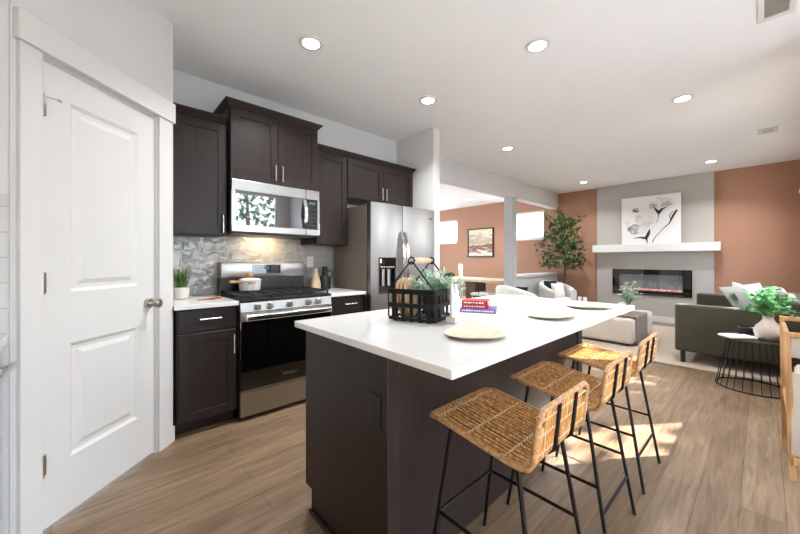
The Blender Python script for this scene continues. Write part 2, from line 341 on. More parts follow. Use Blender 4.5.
# baseboards
struct('baseboard_pantry',MB().box(.70,.735,-.014,0,0,.10,.003),M['white'],M=DM)
struct('baseboard_far',MB().box(FX-.016,FX,-.40,.568,0,.11,.003),M['white'])
struct('baseboard_fireplace',MB().box(FX-.061,FX-.045,.57,2.40,0,.11,.003),M['white'])
struct('baseboard_corner',MB().box(FX-.016,FX,2.402,3.24,0,.11,.003),M['white'])
struct('baseboard_right',MB().box(3.42,FX-.02,SY,SY+.015,0,.11,.003),M['white'])
struct('baseboard_half_wall',MB().box(6.06,FX-.02,3.235,3.25,0,.11,.003),M['white'])
struct('baseboard_dining',MB().box(FX-.016,FX,3.43,7.98,0,.11,.003),M['white'])
struct('baseboard_wing',MB().box(2.995,3.01,2.60,3.38,0,.11,.003),M['white'])
# backsplashes
struct('wall_backsplash',MB().box(.372,1.95,KY-.008,KY,.893,1.42),M['tile'])
struct('wall_side_backsplash',MB().box(-.94,-.265,2.01,2.018,.9,1.45),M['wtile'])
# outdoors
tag(MB().box(-20,30,-25,-.6,-.16,-.12).build('lawn',M['lawn']),'green lawn outside the patio door','lawn')['kind']='structure'
o=MB().box(-3,3.7,-5.2,-2.16,-.12,-.06).build('patio',M['patio']); tag(o,'pale concrete patio added outside the glass door to bounce light indoors','patio'); o['kind']='structure'  # unseen pale slab, added to bounce neutral light up to the ceiling
def out_tree(x,y,h,seed,label):
    rr=random.Random(seed); t=thing('garden_tree',label,'tree',(x,y,-.12),0,'trees outside the glass door')
    m=MB(); m.tube([(x,y,-.12),(x+.1,y,h*.4),(x,y+.1,h*.8)],.1,8,rs=[.13,.09,.03]); m.build('trunk',M['bark'],t,smooth=True)
    l=MB()
    for i in range(900):
        a=rr.uniform(0,6.28); e=rr.uniform(-.7,1.2); q=rr.uniform(.35,1)*h*.32
        p=Vector((x+math.cos(a)*math.cos(e)*q,y+math.sin(a)*math.cos(e)*q,h*.62+math.sin(e)*q*1.1))
        l.leaf(p,(rr.uniform(-1,1),rr.uniform(-1,1),rr.uniform(-1,.4)),.22,.12)
    l.build('foliage',M['leafD'],t)
out_tree(3.5,-5.6,4.8,1,'green garden tree outside the patio door'); out_tree(6.3,-7.4,4.4,2,'green garden tree farther along the lawn outside the patio door'); out_tree(1.0,-7.2,4.0,3,'green garden tree farthest left outside the patio door'); out_tree(9.3,-2.9,6.4,4,'tall garden tree outside the living room side window')
t=thing('added_fence','grey-brown board fence added outside the side windows to darken reflections','fence',(9,-3.4,-.12))  # unseen fence added to hide bright sky from the fridge reflection
m=MB()
for i in range(72): m.box(3.75+i*.15,3.89+i*.15,-3.43,-3.405,-.12,1.95)
m.build('boards',M['fence'],t); m=MB(); m.box(3.75,14.5,-3.405,-3.36,.3,.38); m.box(3.75,14.5,-3.405,-3.36,1.6,1.68); m.build('rails',M['fence'],t)
# ------------------------------------------------------------------ cabinets
def shaker(mb,x0,x1,z0,z1,y,t=.02,fw=.058):
    mb.box(x0,x0+fw,y,y+t,z0,z1,.0015,1); mb.box(x1-fw,x1,y,y+t,z0,z1,.0015,1); mb.box(x0+fw,x1-fw,y,y+t,z0,z0+fw,.0015,1); mb.box(x0+fw,x1-fw,y,y+t,z1-fw,z1,.0015,1)
    mb.box(x0+fw-.002,x1-fw+.002,y+.009,y+t-.002,z0+fw-.002,z1-fw+.002)
def pullV(x,y,z0,z1): 
    m=MB(); m.cyl((x,y-.03,z0),(x,y-.03,z1),.006,n=12); 
    for z in (z0+.018,z1-.018): m.cyl((x,y-.03,z),(x,y+.002,z),.0045,n=8)
    return m
def pullH(x0,x1,y,z):
    m=MB(); m.cyl((x0,y-.03,z),(x1,y-.03,z),.006,n=12)
    for x in (x0+.018,x1-.018): m.cyl((x,y-.03,z),(x,y+.002,z),.0045,n=8)
    return m
def upper(label,x0,x1,z0,z1,yf,doors,handles,crown,grp='dark upper cabinets'):
    t=thing('upper_cabinet',label,'cabinet',((x0+x1)/2,(yf+KY)/2,z0),0,grp)
    MB().box(x0,x1,yf+.021,KY-.002,z0,z1).build('body',M['wood'],t)
    for (a,c),(hx,h0,h1) in zip(doors,handles):
        d=MB(); shaker(d,a,c,z0+.003,z1-.012,yf); d=d.build('door',M['wood'],t)
        pullV(hx,yf,h0,h1).build('handle',M['chrome'],d,smooth=True)
    c=MB(); L_,R_=crown
    c.box(x0-L_*.004,x1+R_*.004,yf+.012,KY-.002,z1-.012,z1+.0); c.frust(x0,x1,yf+.016,KY-.002,z1,z1+.042,L_*.034,R_*.034,.034,0); c.box(x0-L_*.038,x1+R_*.038,yf-.024,KY-.002,z1+.042,z1+.054)
    c.build('crown_molding',M['woodH'],t)
    return t
upper('dark espresso wall cabinet with one tall door beside the pantry wall',.385,.765,1.385,2.272,2.885,[(.39,.757)],[(.73,1.405,1.545)],(0,0))
upper('dark espresso double-door cabinet standing taller and deeper, right above the microwave',.772,1.536,1.835,2.41,2.83,[(.775,1.152),(1.156,1.533)],[(1.125,1.865,2.0),(1.185,1.865,2.0)],(1,1))
upper('dark espresso single-door wall cabinet between microwave and fridge',1.545,1.900,1.345,2.25,2.885,[(1.55,1.896)],[(1.562,1.43,1.54)],(0,0))
upper('dark espresso low double-door cabinet directly over the fridge',1.904,2.85,1.835,2.25,2.885,[(1.908,2.377),(2.381,2.846)],[(2.35,1.853,1.99),(2.408,1.853,1.99)],(0,1))
def base(label,x0,x1,drawerh,doorh):
    t=thing('base_cabinet',label,'cabinet',((x0+x1)/2,2.9,0),0,'dark base cabinets on the range wall')
    m=MB(); m.box(x0,x1,2.621,KY-.002,.095,.858); m.box(x0+.0,x1,2.69,KY-.002,0,.095); m.build('body',M['wood'],t)
    d=MB().box(x0+.008,x1-.008,2.60,2.62,.70,.85,.002,1).build('drawer',M['woodH'],t); pullH(*drawerh,2.60,.785).build('handle',M['chrome'],d,smooth=True)
    d=MB(); shaker(d,x0+.008,x1-.008,.1,.688,2.60); d=d.build('door',M['wood'],t); pullV(doorh,2.60,.52,.655).build('handle',M['chrome'],d,smooth=True)
base('dark espresso base cabinet with drawer and door left of the range',.385,.757,(.51,.645),.73)
base('dark espresso base cabinet with drawer between range and fridge',1.532,1.905,(1.665,1.80),1.565)
tag(MB().box(.366,.759,2.572,KY-.009,.86,.89,.003).build('countertop',M['quartz']),'short white quartz counter left of the range','countertop','white counters on the range wall')
tag(MB().box(1.53,1.908,2.572,KY-.009,.86,.89,.003).build('countertop',M['quartz']),'short white quartz counter between range and fridge','countertop','white counters on the range wall')
# ------------------------------------------------------------------ microwave
t=thing('microwave','stainless over-the-range microwave with black glass door','microwave',(1.153,3.0,1.41))
MB().box(.773,1.535,2.835,KY-.01,1.415,1.833,.003).build('case',M['dark'],t)
m=MB(); yf=2.80
m.box(.773,1.40,yf,2.834,1.415,1.47,.004); m.box(.773,1.40,yf,2.834,1.745,1.83,.004); m.box(.773,.80,yf,2.834,1.47,1.745); 
dm=m.build('door',M['steel'],t); MB().box(.80,1.40,yf+.003,2.834,1.47,1.745).build('window',M['mglass'],dm)
h=MB(); pts=[(1.385,yf+.002-.035*math.sin(math.pi*i/12),1.475+.26*i/12) for i in range(13)]
rings=[[(p[0]-.014,p[1]-.006,p[2]),(p[0]+.014,p[1]-.006,p[2]),(p[0]+.014,p[1]+.004,p[2]),(p[0]-.014,p[1]+.004,p[2])] for p in pts]; h.loft(rings); h.build('handle',M['chrome'],dm,smooth=True)
m=MB(); m.box(1.403,1.535,yf,2.834,1.415,1.47,.004); m.box(1.403,1.535,yf,2.834,1.745,1.83,.004); m.box(1.515,1.535,yf,2.834,1.47,1.745); fr=m.build('control_frame',M['steel'],t)
cp=MB().box(1.403,1.515,yf+.001,2.834,1.47,1.745).build('control_panel',M['bglass'],t)
m=MB(); m.box(1.43,1.49,yf,yf+.001,1.70,1.722); m.build('display',M['display'],cp)
for r_ in range(5):
    for c_ in range(3): MB().box(1.425+c_*.026,1.441+c_*.026,yf,yf+.001,1.50+r_*.036,1.514+r_*.036).build('key',M['dark'],cp)
m=MB().box(.79,1.52,2.86,3.15,1.40,1.415); m.build('grease_filter',M['dark'],t)
add_light('microwave_task_lamp','AREA',(1.15,3.12,1.397),2.6,shape='RECTANGLE',size=.3,size_y=.06,color=(1,.74,.45),dir=(0,.25,-1))
# ------------------------------------------------------------------ range
t=thing('gas_range','freestanding stainless gas range with black oven door','range',(1.144,2.9,0))
m=MB(); m.box(.764,1.524,2.60,3.20,.03,.875,.002); m.box(.80,1.49,2.66,3.18,0,.03); m.build('body',M['black'],t)
MB().box(.768,1.520,2.562,2.60,.035,.212,.004).build('storage_drawer',M['steel'],t)
od=MB().box(.768,1.520,2.565,2.60,.222,.80,.004).build('oven_door',M['bglass'],t)
MB().box(.768,1.520,2.560,2.566,.735,.80,.002).build('door_trim',M['steel'],od); MB().box(.768,1.52,2.561,2.566,.218,.228).build('lower_trim',M['steel'],od)
m=MB(); m.box(.79,1.498,2.505,2.530,.742,.790,.010,3); m.box(.80,.82,2.52,2.562,.75,.78); m.box(1.468,1.488,2.52,2.562,.75,.78); m.build('handle',M['chrome'],od,smooth=True)
m=MB(); m.loft([[(.768,2.56,.805),(1.52,2.56,.805),(1.52,2.60,.805),(.768,2.60,.805)],[(.768,2.572,.872),(1.52,2.572,.872),(1.52,2.60,.872),(.768,2.60,.872)]]); m.build('control_panel',M['steel'],t)
for x in (.888,.982,1.138,1.301,1.391):
    k=MB(); k.tube([(x,2.566,.838),(x,2.558,.838),(x,2.556,.838),(x,2.535,.836),(x,2.530,.836)],.02,20,rs=[.026,.026,.021,.019,.016]); k.box(x-.003,x+.003,2.526,2.535,.822,.852); k.build('knob',M['nickel'],t,smooth=True)
MB().box(.764,1.524,2.572,3.12,.875,.897,.006).build('cooktop',M['black'],t)
for k_,(x0,x1) in enumerate(((.78,1.02),(1.03,1.26),(1.27,1.51))):
    g=MB(); z0,z1=.915,.928
    for y in (2.60,2.72,2.84,2.96,3.08): g.box(x0,x1,y-.005,y+.005,z0,z1)
    for x in (x0+.005,(x0+x1)/2,x1-.005): g.box(x-.005,x+.005,2.60,3.08,z0,z1)
    for x in (x0+.006,x1-.006):
        for y in (2.605,3.075): g.box(x-.006,x+.006,y-.006,y+.006,.897,z0)
    g.build('grate',M['cast'],t)
for x,y in ((.90,2.72),(.90,2.96),(1.145,2.84),(1.39,2.72),(1.39,2.96)):
    MB().lathe([(.045,.897),(.045,.903),(.032,.905),(.032,.912),(.0,.913)],(x,y,0),20).build('burner',M['cast'],t,smooth=True)
m=MB(); m.box(.766,1.524,3.10,3.20,.897,1.035); bk=m.build('vent_riser',M['black'],t)
m=MB(); m.box(.766,1.524,3.075,3.20,1.035,1.168,.008,2); m.build('backguard',M['steel'],t,smooth=True)
cp=MB().box(1.02,1.275,3.071,3.076,1.07,1.145).build('control_display',M['bglass'],t)
for i in range(4):
    for j in range(3):
        for x0_ in (1.035,1.192): MB().box(x0_+i*.02,x0_+.008+i*.02,3.0695,3.071,1.082+j*.022,1.087+j*.022).build('key',M['conc'],cp)
MB().box(1.125,1.168,3.0695,3.071,1.11,1.13).build('clock',M['display'],cp)
def text_mesh(s,size,Mx,mat_,parent,name='lettering'):
    c=bpy.data.curves.new(name,'FONT'); c.body=s; c.size=size; c.extrude=.0004; c.align_x='CENTER'; c.align_y='CENTER'
    o=bpy.data.objects.new(name,c); COL.objects.link(o); dg=bpy.context.evaluated_depsgraph_get(); dg.update()
    me=bpy.data.meshes.new_from_object(o.evaluated_get(dg)); COL.objects.unlink(o); bpy.data.objects.remove(o)
    me.transform(WM[parent].inverted()@Mx); me.materials.append(mat_)
    q=bpy.data.objects.new(name,me); COL.objects.link(q); q.parent=parent; WM[q]=WM[parent]; return q
text_mesh('Whirlpool',.03,Matrix.Translation((1.145,2.5642,.29))@Matrix.Rotation(R(90),4,'X'),M['nickel'],od)
# pot
t=thing('saucepan','pale stoneware pot with wooden handles on the rear left burner','pot',(.962,2.96,.928))
m=MB().lathe([(.0,0),(.07,0),(.082,.01),(.088,.085),(.092,.088),(.088,.09),(.084,.085),(.078,.014),(0,.012)],(.962,2.96,.928),32,caps=False); m.build('bowl',M['conc'],t,smooth=True)
m=MB().lathe([(.092,.088),(.092,.094),(.07,.104),(.03,.110),(0,.111)],(.962,2.96,.928),32); m.build('lid',M['conc'],t,smooth=True)
m=MB().lathe([(.014,.11),(.012,.12),(.024,.13),(.026,.14),(.018,.15),(0,.152)],(.962,2.96,.928),20); m.build('lid_knob',M['raw'],t,smooth=True)
m=MB().tube([(.885,2.92,1.003),(.86,2.90,1.008),(.79,2.86,1.014),(.77,2.85,1.014)],.01,10,rs=[.008,.011,.013,.008]); m.build('handle',M['raw'],t,smooth=True)
m=MB(); m.tube([(.925,2.885,1.0),(.92,2.86,1.0),(.945,2.85,1.0),(.97,2.86,1.0)],.007,8); m.build('side_handle',M['raw'],t,smooth=True)
# grass plant
t=thing('potted_grass','spiky green grass plant in a round pale pot left of the range','plant',(.475,3.02,.89))
MB().lathe([(0,0),(.042,0),(.05,.008),(.055,.085),(.05,.09),(.047,.08),(0,.078)],(.475,3.02,.89),28,caps=False).build('pot',M['conc'],t,smooth=True)
m=MB()
for i in range(80):
    a=random.uniform(0,6.28); r0=random.uniform(0,.03); sp=random.uniform(.01,.10); h=random.uniform(.11,.2)*(1-.3*sp/.1)
    p=Vector((.475+math.cos(a)*r0,3.02+math.sin(a)*r0,.965)); q=p+Vector((math.cos(a)*sp*.4,math.sin(a)*sp*.4,h*.6)); e=p+Vector((math.cos(a)*sp,math.sin(a)*sp,h))
    n=Vector((-math.sin(a),math.cos(a),0))*.0055
    m.loft([[p-n,p+n],[q-n,q+n],[e-n*.1,e+n*.1]],caps=False,closed=False)
m.build('foliage',M['grass'],t)
# wooden pieces on the left counter
for i,(x,y,rz,l,lab) in enumerate(((.655,2.84,.5,.07,'reddish wooden scoop lying nearest the range on the left counter'),(.60,2.80,.1,.055,'reddish wooden scoop lying behind the other on the left counter'))):
    m=MB(); m.tube([(-l,0,.006),(0,0,.006),(l*.3,0,.007)],.006,8,rs=[.004,.0055,.006]); m.lathe([(0,0),(.018,.001),(.024,.012),(.022,.012),(.014,.005),(0,.004)],(l*.3+.022,0,0),16,sx=1.2,caps=False)
    tag(m.build('wooden_scoop',M['terra'],M=Matrix.Translation((x,y,.8905))@Matrix.Rotation(rz,4,'Z'),smooth=True),lab,'scoop','wooden scoops on the left counter')
# bottle and carafe
tag(MB().lathe([(0,0),(.044,0),(.05,.006),(.051,.06),(.042,.11),(.024,.16),(.019,.2),(.023,.215),(0,.216)],(1.635,3.06,.89),28).build('wooden_bottle',M['oak'],smooth=True),'pale two-tone wooden bottle beside the black carafe','bottle')
t=thing('carafe','tall matte black carafe with side handle by the fridge','carafe',(1.745,3.07,.89))
MB().lathe([(0,0),(.056,0),(.06,.01),(.06,.10),(.052,.125),(.028,.145),(.026,.215),(.03,.232),(.0,.233)],(1.745,3.07,.89),28).build('body',M['blackm'],t,smooth=True)
MB().tube([(1.765,3.065,1.075),(1.80,3.05,1.08),(1.822,3.04,1.05),(1.815,3.045,1.01),(1.79,3.055,.985)],.006,8).build('handle',M['blackm'],t,smooth=True)
def outlet(M_,label,matk='outlet',grp='wall outlets'):
    t=thing('electrical_outlet',label,'outlet',(0,0,0),0,grp); t.matrix_world=M_; WM[t]=M_
    MB().box(-.036,.036,-.006,0,-.058,.058,.003).build('cover_plate',M[matk],t,local=True)
    dk=M['dark'] if matk=='outlet' else M['black']
    for z in (-.02,.02):
        s=MB().box(-.015,.015,-.008,-.006,z-.014,z+.014,.002,1).build('socket',M[matk],t,local=True)
        for x in (-.006,.006): MB().box(x-.001,x+.001,-.0085,-.008,z-.004,z+.006).build('slot',dk,s,local=True)
outlet(Matrix.Translation((1.655,KY-.0085,1.17)),'white outlet on the grey tile above the wooden bottle')
outlet(Matrix.Translation((.455,KY-.0085,1.175)),'white outlet on the grey tile behind the spiky grass plant')
# ------------------------------------------------------------------ fridge
t=thing('refrigerator','stainless side-by-side refrigerator with water dispenser','refrigerator',(2.375,2.85,0))
m=MB(); m.box(1.93,2.825,2.60,3.18,.03,1.735,.004); m.box(1.96,2.79,2.62,3.15,0,.03); m.build('case',M['sidegrey'],t)
MB().box(1.935,2.82,2.575,2.60,.04,1.74).build('door_gasket',M['black'],t)
def fdoor(x0,x1,hole=None):
    m=MB(); y=2.51
    n=14; xs=[x0+(x1-x0)*i/n for i in range(n+1)]
    f=lambda x:y+.012*(2*(x-(x0+x1)/2)/(x1-x0))**2
    if not hole:
        m.prism([(x,f(x)) for x in xs]+[(x1,2.575),(x0,2.575)],lambda p:(p[0],p[1],.05),lambda p:(p[0],p[1],1.75))
    else:
        a,c,z0,z1=hole
        for u0,u1,w0,w1 in ((x0,a,.05,1.75),(c,x1,.05,1.75),(a,c,.05,z0),(a,c,z1,1.75)):
            us=[u0+(u1-u0)*i/8 for i in range(9)]
            m.prism([(x,f(x)) for x in us]+[(u1,2.575),(u0,2.575)],lambda p:(p[0],p[1],w0),lambda p:(p[0],p[1],w1))
    return m
hz_=(2.015,2.235,.86,1.215)
ld=fdoor(1.925,2.335,hz_).build('freezer_door',M['steelV'],t,smooth=True)
rd=fdoor(2.342,2.83).build('fridge_door',M['steelV'],t,smooth=True)
m=MB(); a,c,z0,z1=hz_
m.box(a,c,2.506,2.575,1.10,z1,.003); dsp=m.build('dispenser',M['bglass'],t)
m=MB(); m.box(a,c,2.565,2.574,z0,1.10); m.box(a,a+.01,2.513,2.565,z0,1.10); m.box(c-.01,c,2.513,2.565,z0,1.10); m.box(a,c,2.508,2.565,z0,z0+.012); m.build('dispenser_recess',M['dark'],dsp)
MB().box(a+.06,a+.09,2.53,2.55,.93,1.10,.004).build('dispenser_paddle',M['nickel'],dsp); MB().box(a+.13,a+.165,2.53,2.55,.93,1.10,.004).build('dispenser_paddle',M['nickel'],dsp)
for i in range(6): MB().box(a+.025+i*.03,a+.042+i*.03,2.5045,2.506,1.118,1.126).build('icon',M['outlet'],dsp)
MB().box(a+.012,a+.03,2.5045,2.506,1.16,1.20).build('icon',M['outlet'],dsp)
for xx,pr in ((2.312,ld),(2.366,rd)):
    pts=[(xx,2.516-.045*math.sin(math.pi*min(1,max(0,i/14)))**.5,.80+.68*i/14) for i in range(15)]
    m=MB(); m.loft([[(p[0]-.013,p[1]-.008,p[2]),(p[0]+.013,p[1]-.008,p[2]),(p[0]+.013,p[1]+.006,p[2]),(p[0]-.013,p[1]+.006,p[2])] for p in pts]); m.build('handle',M['chrome'],pr,smooth=True)
MB().box(2.73,2.79,2.5115,2.516,1.645,1.655).build('nameplate',M['dark'],rd)
# ------------------------------------------------------------------ island
t=thing('kitchen_island','large dark espresso island cabinet with plain side panels','kitchen island',(1.66,1.2,0))
m=MB(); m.box(.765,2.58,.905,1.435,.11,.859); m.box(.765,2.58,.905,1.44,.0,.11); m.build('body',M['wood'],t)
m=MB(); m.box(.748,.766,.910,1.50,.105,.859,.001,1); m.box(.748,.766,.910,1.44,0,.105,.001,1); m.build('end_panel',M['wood'],t)
m=MB(); m.box(.742,.80,.876,.909,0,.859,.003,1); m.build('corner_post',M['wood'],t)
m=MB(); m.box(.80,2.52,.892,.906,0,.859); m.box(2.52,2.592,.880,.955,0,.859,.003,1); m.build('back_panel',M['wood'],t)
m=MB(); m.box(.732,.748,.91,1.44,0,.018,.004); m.build('shoe_molding',M['wood'],t)
for i in range(3):
    x0=.80+i*.59; d=MB().box(x0,x0+.57,1.435,1.455,.70,.85,.002,1).build('drawer',M['woodH'],t)
    m=MB(); m.cyl((x0+.2,1.485,.78),(x0+.37,1.485,.78),.006,n=10); m.cyl((x0+.215,1.485,.78),(x0+.215,1.453,.78),.004,n=8); m.cyl((x0+.355,1.485,.78),(x0+.355,1.453,.78),.004,n=8); m.build('handle',M['chrome'],d,smooth=True)
    d=MB(); d.box(x0,x0+.57,1.437,1.455,.115,.69,.002,1); d.build('door',M['wood'],t)
tag(MB().box(.715,2.62,.572,1.556,.86,.89,.004).build('island_countertop',M['quartz']),'long white quartz slab on the dark island with seating overhang','countertop')
outlet(Matrix.Translation((.7475,.949,.645))@Matrix.Rotation(R(-90),4,'Z'),'dark brown outlet on the end panel of the island','black')
# ------------------------------------------------------------------ stools
def make_stool():
    t=thing('bar_stool','x','bar stool',(0,0,0),0,'rattan bar stools along the island')
    W=.188
    # profile along depth: y local (front = +), z
    prof=[(.215,.612),(.205,.621),(.17,.620),(.08,.608),(-.02,.595),(-.10,.585),(-.145,.583),(-.172,.592),(-.186,.615),(-.192,.66),(-.197,.71),(-.202,.758)]
    n=19; m=MB()
    for i in range(n):
        x=-W+.016+(2*W-.032)*i/(n-1)
        if i in(8,9,16,17) and False: continue
        e=0 if 1<i<n-2 else 1
        pp=prof[e:len(prof)-e]
        j=random.uniform(-.0015,.0015)
        m.tube([(x+j,p[0],p[1]+random.uniform(-.001,.001)) for p in pp],.0045,6)
    m.build('rattan_weave',M['ratt'],t,local=True,smooth=True)
    # rims
    def rr(pts,r): return MB().tube(pts,r,10,closed=True)
    L=[(-W,p[0],p[1]) for p in prof]; Rr=[(W,p[0],p[1]) for p in prof]
    def sm(a,b,k): return tuple(a[i]+(b[i]-a[i])*k for i in range(3))
    path=[]
    path+= [(-W+.03,prof[0][0]+.002,prof[0][1])]+[(W-.03,prof[0][0]+.002,prof[0][1]),(W-.008,prof[0][0]-.008,prof[0][1]+.003)]
    path+= [(W,p[0],p[1]) for p in prof[2:-1]]
    path+= [(W-.006,prof[-1][0],prof[-1][1]-.012),(W-.025,prof[-1][0],prof[-1][1]+.003),(-W+.025,prof[-1][0],prof[-1][1]+.003),(-W+.006,prof[-1][0],prof[-1][1]-.012)]
    path+= [(-W,p[0],p[1]) for p in reversed(prof[2:-1])]+[(-W+.008,prof[0][0]-.008,prof[0][1]+.003)]
    rr(path,.0088).build('rim',M['rim'],t,local=True,smooth=True)
    m=MB()
    def at(s):
        s*=len(prof)-1; i=min(int(s),len(prof)-2); f=s-i; return prof[i][0]+(prof[i+1][0]-prof[i][0])*f,prof[i][1]+(prof[i+1][1]-prof[i][1])*f
    for s in (.17,.30,.44,.76,.87,.95):
        y,z=at(s); dy,dz=(0,.006) if s<.6 else (.006,0)
        for sg in (1,-1):
            pts=[(-W+.01+(2*W-.02)*k/52,y+sg*dy*(1 if k%2 else -.2)+0*k,z+sg*dz*(1 if k%2 else -.2)) for k in range(53)]
            m.tube(pts,.0018,4)
    m.build('binding',M['bind'],t,local=True)
    m=MB()
    for x in (-.065,.065): m.tube([(x,p[0]-(.009 if p[1]>.6 and p[0]<-.15 else 0),p[1]-(.009 if p[0]>-.16 else 0)) for p in prof[1:]],.006,8)
    m.tube([(-.15,.14,.602),(.15,.14,.602)],.006,8); m.tube([(-.15,-.11,.575),(.15,-.11,.575)],.006,8)
    m.build('seat_frame',M['iron'],t,local=True,smooth=True)
    tops={}; 
    for sx in (-1,1):
        for (ty,fy) in ((.13,.22),(-.12,-.215)):
            MB().tube([(sx*.155,ty,.60 if ty>0 else .578),(sx*.188,fy,.0)],.0075,10).build('leg',M['iron'],t,local=True,smooth=True)
    def leg(sx,front,z):
        ty,fy,tz=(.13,.22,.60) if front else (-.12,-.215,.578); f=1-z/tz; return (sx*(.155+.033*f),ty+(fy-ty)*f,z)
    m=MB()
    for sx in (-1,1): m.tube([leg(sx,1,.27),leg(sx,0,.27)],.0065,8)
    m.tube([leg(-1,1,.27),leg(1,1,.27)],.0065,8); m.tube([leg(-1,0,.17),leg(1,0,.17)],.0065,8)
    m.build('stretcher',M['iron'],t,local=True,smooth=True)
    return t
s0=make_stool()
for i,(x,y,lab) in enumerate(((1.095,.622,'rattan bar stool nearest the camera at the front corner of the island'),(1.665,.618,'middle one of the three rattan bar stools, between the other two'),(2.24,.622,'farthest rattan bar stool, with sunlight on its seat near the ottoman'))):
    o=s0 if i==0 else copy_tree(s0); o.location=(x,y,0); o['label']=lab
# ------------------------------------------------------------------ things on the island
for i,(x,y,rx,rz,lab) in enumerate(((1.108,.775,.128,.3,'cream leaf-shaped plate nearest the camera on the island'),(1.765,.765,.13,.8,'cream leaf-shaped plate in the middle of the three'),(2.30,.745,.135,.2,'cream leaf-shaped plate farthest along the island'))):
    n=40; rings=[]
    for r,z in ((0,.004),(.55,.004),(.8,.006),(.97,.013),(1.0,.0135),(.98,.0105),(.82,.005),(.56,0),(0,0)):
        rings.append([(math.cos(a)*rx*max(r,.001)*(1+.05*math.cos(2*a)+.03*math.sin(3*a)),math.sin(a)*rx*max(r,.001)*(.92+.03*math.sin(3*a)),z+(.004*math.sin(2*a+1)*r*r if r>.7 else 0)+.001) for a in [2*math.pi*k/n for k in range(n)]])
    tag(MB().loft(rings,caps=False).build('plate',M['plate'],M=Matrix.Translation((x,y,.8905))@Matrix.Rotation(rz,4,'Z'),smooth=True),lab,'plate','leaf plates on the island')
def book(label,cx,cy,z,rz,l,wd,h,cov,dots):
    t=thing('book',label,'book',(cx,cy,z),rz,'books on the island')
    m=MB(); m.box(-l/2,l/2,0,wd,0,.002); m.box(-l/2,l/2,0,wd,h-.002,h); m.box(-l/2,l/2,-.002,.002,0,h,.001,1); m.build('cover',M[cov],t,local=True)
    MB().box(-l/2+.003,l/2-.003,.002,wd-.004,.002,h-.002).build('pages',M['paper'],t,local=True)
    m=MB(); x=-l/2+.012
    rr=random.Random(int(z*1e4))
    while x<l/2-.02:
        w_=rr.uniform(.004,.011)*dots; m.box(x,x+w_,-.0028,-.002,h*.3,h*.3+h*rr.uniform(.3,.45)); x+=w_+rr.uniform(.002,.006)
    m.build('spine_marks',M['ink'],t,local=True)
bz=math.atan2(-.89,.46)
book('large purple paperback at the bottom of the book stack',1.59,1.09,.8905,bz,.20,.15,.022,'purple',1)
book('red hardcover in the middle of the book stack',1.60,1.115,.913,bz+.04,.15,.13,.020,'red',1)
book('red hardcover topmost of the book stack',1.602,1.118,.9335,bz-.03,.148,.125,.021,'red',1.5)
bth=math.atan2(.31,.95)
t=thing('sculpture','white two-pronged sculpture on a blush block beside the wire basket','sculpture',(1.272,1.006,.89),bth)
MB().box(-.045,.045,-.024,.024,.0005,.03,.003).build('block',M['pink'],t,local=True)
m=MB(); m.tube([(-.022,0,.03),(-.026,0,.07),(-.02,.0,.12),(-.032,0,.185)],.012,12,rs=[.013,.011,.012,.006]); m.tube([(.018,0,.03),(.016,0,.06),(.028,0,.11),(.02,0,.18)],.013,12,rs=[.014,.013,.019,.008]); m.tube([(-.02,0,.04),(0,0,.034),(.018,0,.04)],.012,10); m.build('prongs',M['cer'],t,local=True,smooth=True)
# basket (local x = across, along handle; local y = the 0.26 face)
bth=math.atan2(.31,.95)
t=thing('wire_basket','black wire caddy with wooden grip holding greenery on the island','basket',(1.222,1.172,.89),bth)
A,Bh,Hh=.118,.120,.155   # half-depth along x, half-width along y
m=MB()
for sx in (-1,1):
    for i in range(5):
        y=-Bh+.03+i*(2*Bh-.06)/4; m.box(sx*A-.0015,sx*A+.0015,y-.009,y+.009,.004,Hh-.002); m.box(sx*A*.5,sx*A,y-.009,y+.009,.003,.006)
for sy in (-1,1):
    for i in range(5):
        x=-A+.03+i*(2*A-.06)/4; m.box(x-.009,x+.009,sy*Bh-.0015,sy*Bh+.0015,.004,Hh-.002); m.box(x-.009,x+.009,sy*Bh*.5,sy*Bh,.003,.006)
for y in (-.05,0,.05): m.tube([(-A,y,.006),(A,y,.006)],.003,6)
for x in (-.05,0,.05): m.tube([(x,-Bh,.006),(x,Bh,.006)],.003,6)
m.build('straps',M['iron'],t,local=True)
def band(z,h):
    m=MB(); q=.004
    m.box(-A-q,A+q,-Bh-q,-Bh,z,z+h); m.box(-A-q,A+q,Bh,Bh+q,z,z+h); m.box(-A-q,-A,-Bh,Bh,z,z+h); m.box(A,A+q,-Bh,Bh,z,z+h); m.build('band',M['iron'],t,local=True)
band(.135,.024); band(.07,.02); band(.008,.014)
ex=.004+A
for sx in (-1,1):
    m=MB()
    m.tube([(sx*ex,-Bh-.004,.02),(sx*ex,-Bh-.006,.14),(sx*ex,-Bh*.98,.16),(sx*ex*.96,-.02,.275),(sx*ex*.95,-.012,.287),(sx*ex*.95,0,.291),(sx*ex*.95,.012,.287),(sx*ex*.96,.02,.275),(sx*ex,Bh*.98,.16),(sx*ex,Bh+.006,.14),(sx*ex,Bh+.004,.02)],.004,8)
    m.tube([(sx*ex*.95,math.cos(a)*.016,.297+math.sin(a)*.016) for a in [2*math.pi*k/16 for k in range(16)]],.004,8,closed=True)
    m.build('handle_frame',M['iron'],t,local=True,smooth=True)
MB().tube([(-A*.8,0,.297),(-A*.75,0,.297),(0,0,.297),(A*.75,0,.297),(A*.8,0,.297)],.013,16,rs=[.011,.0135,.0145,.0135,.011]).build('grip',M['oak'],t,local=True,smooth=True)
BW=WM[t]
def bp(x,y,z): return BW@Vector((x,y,z))
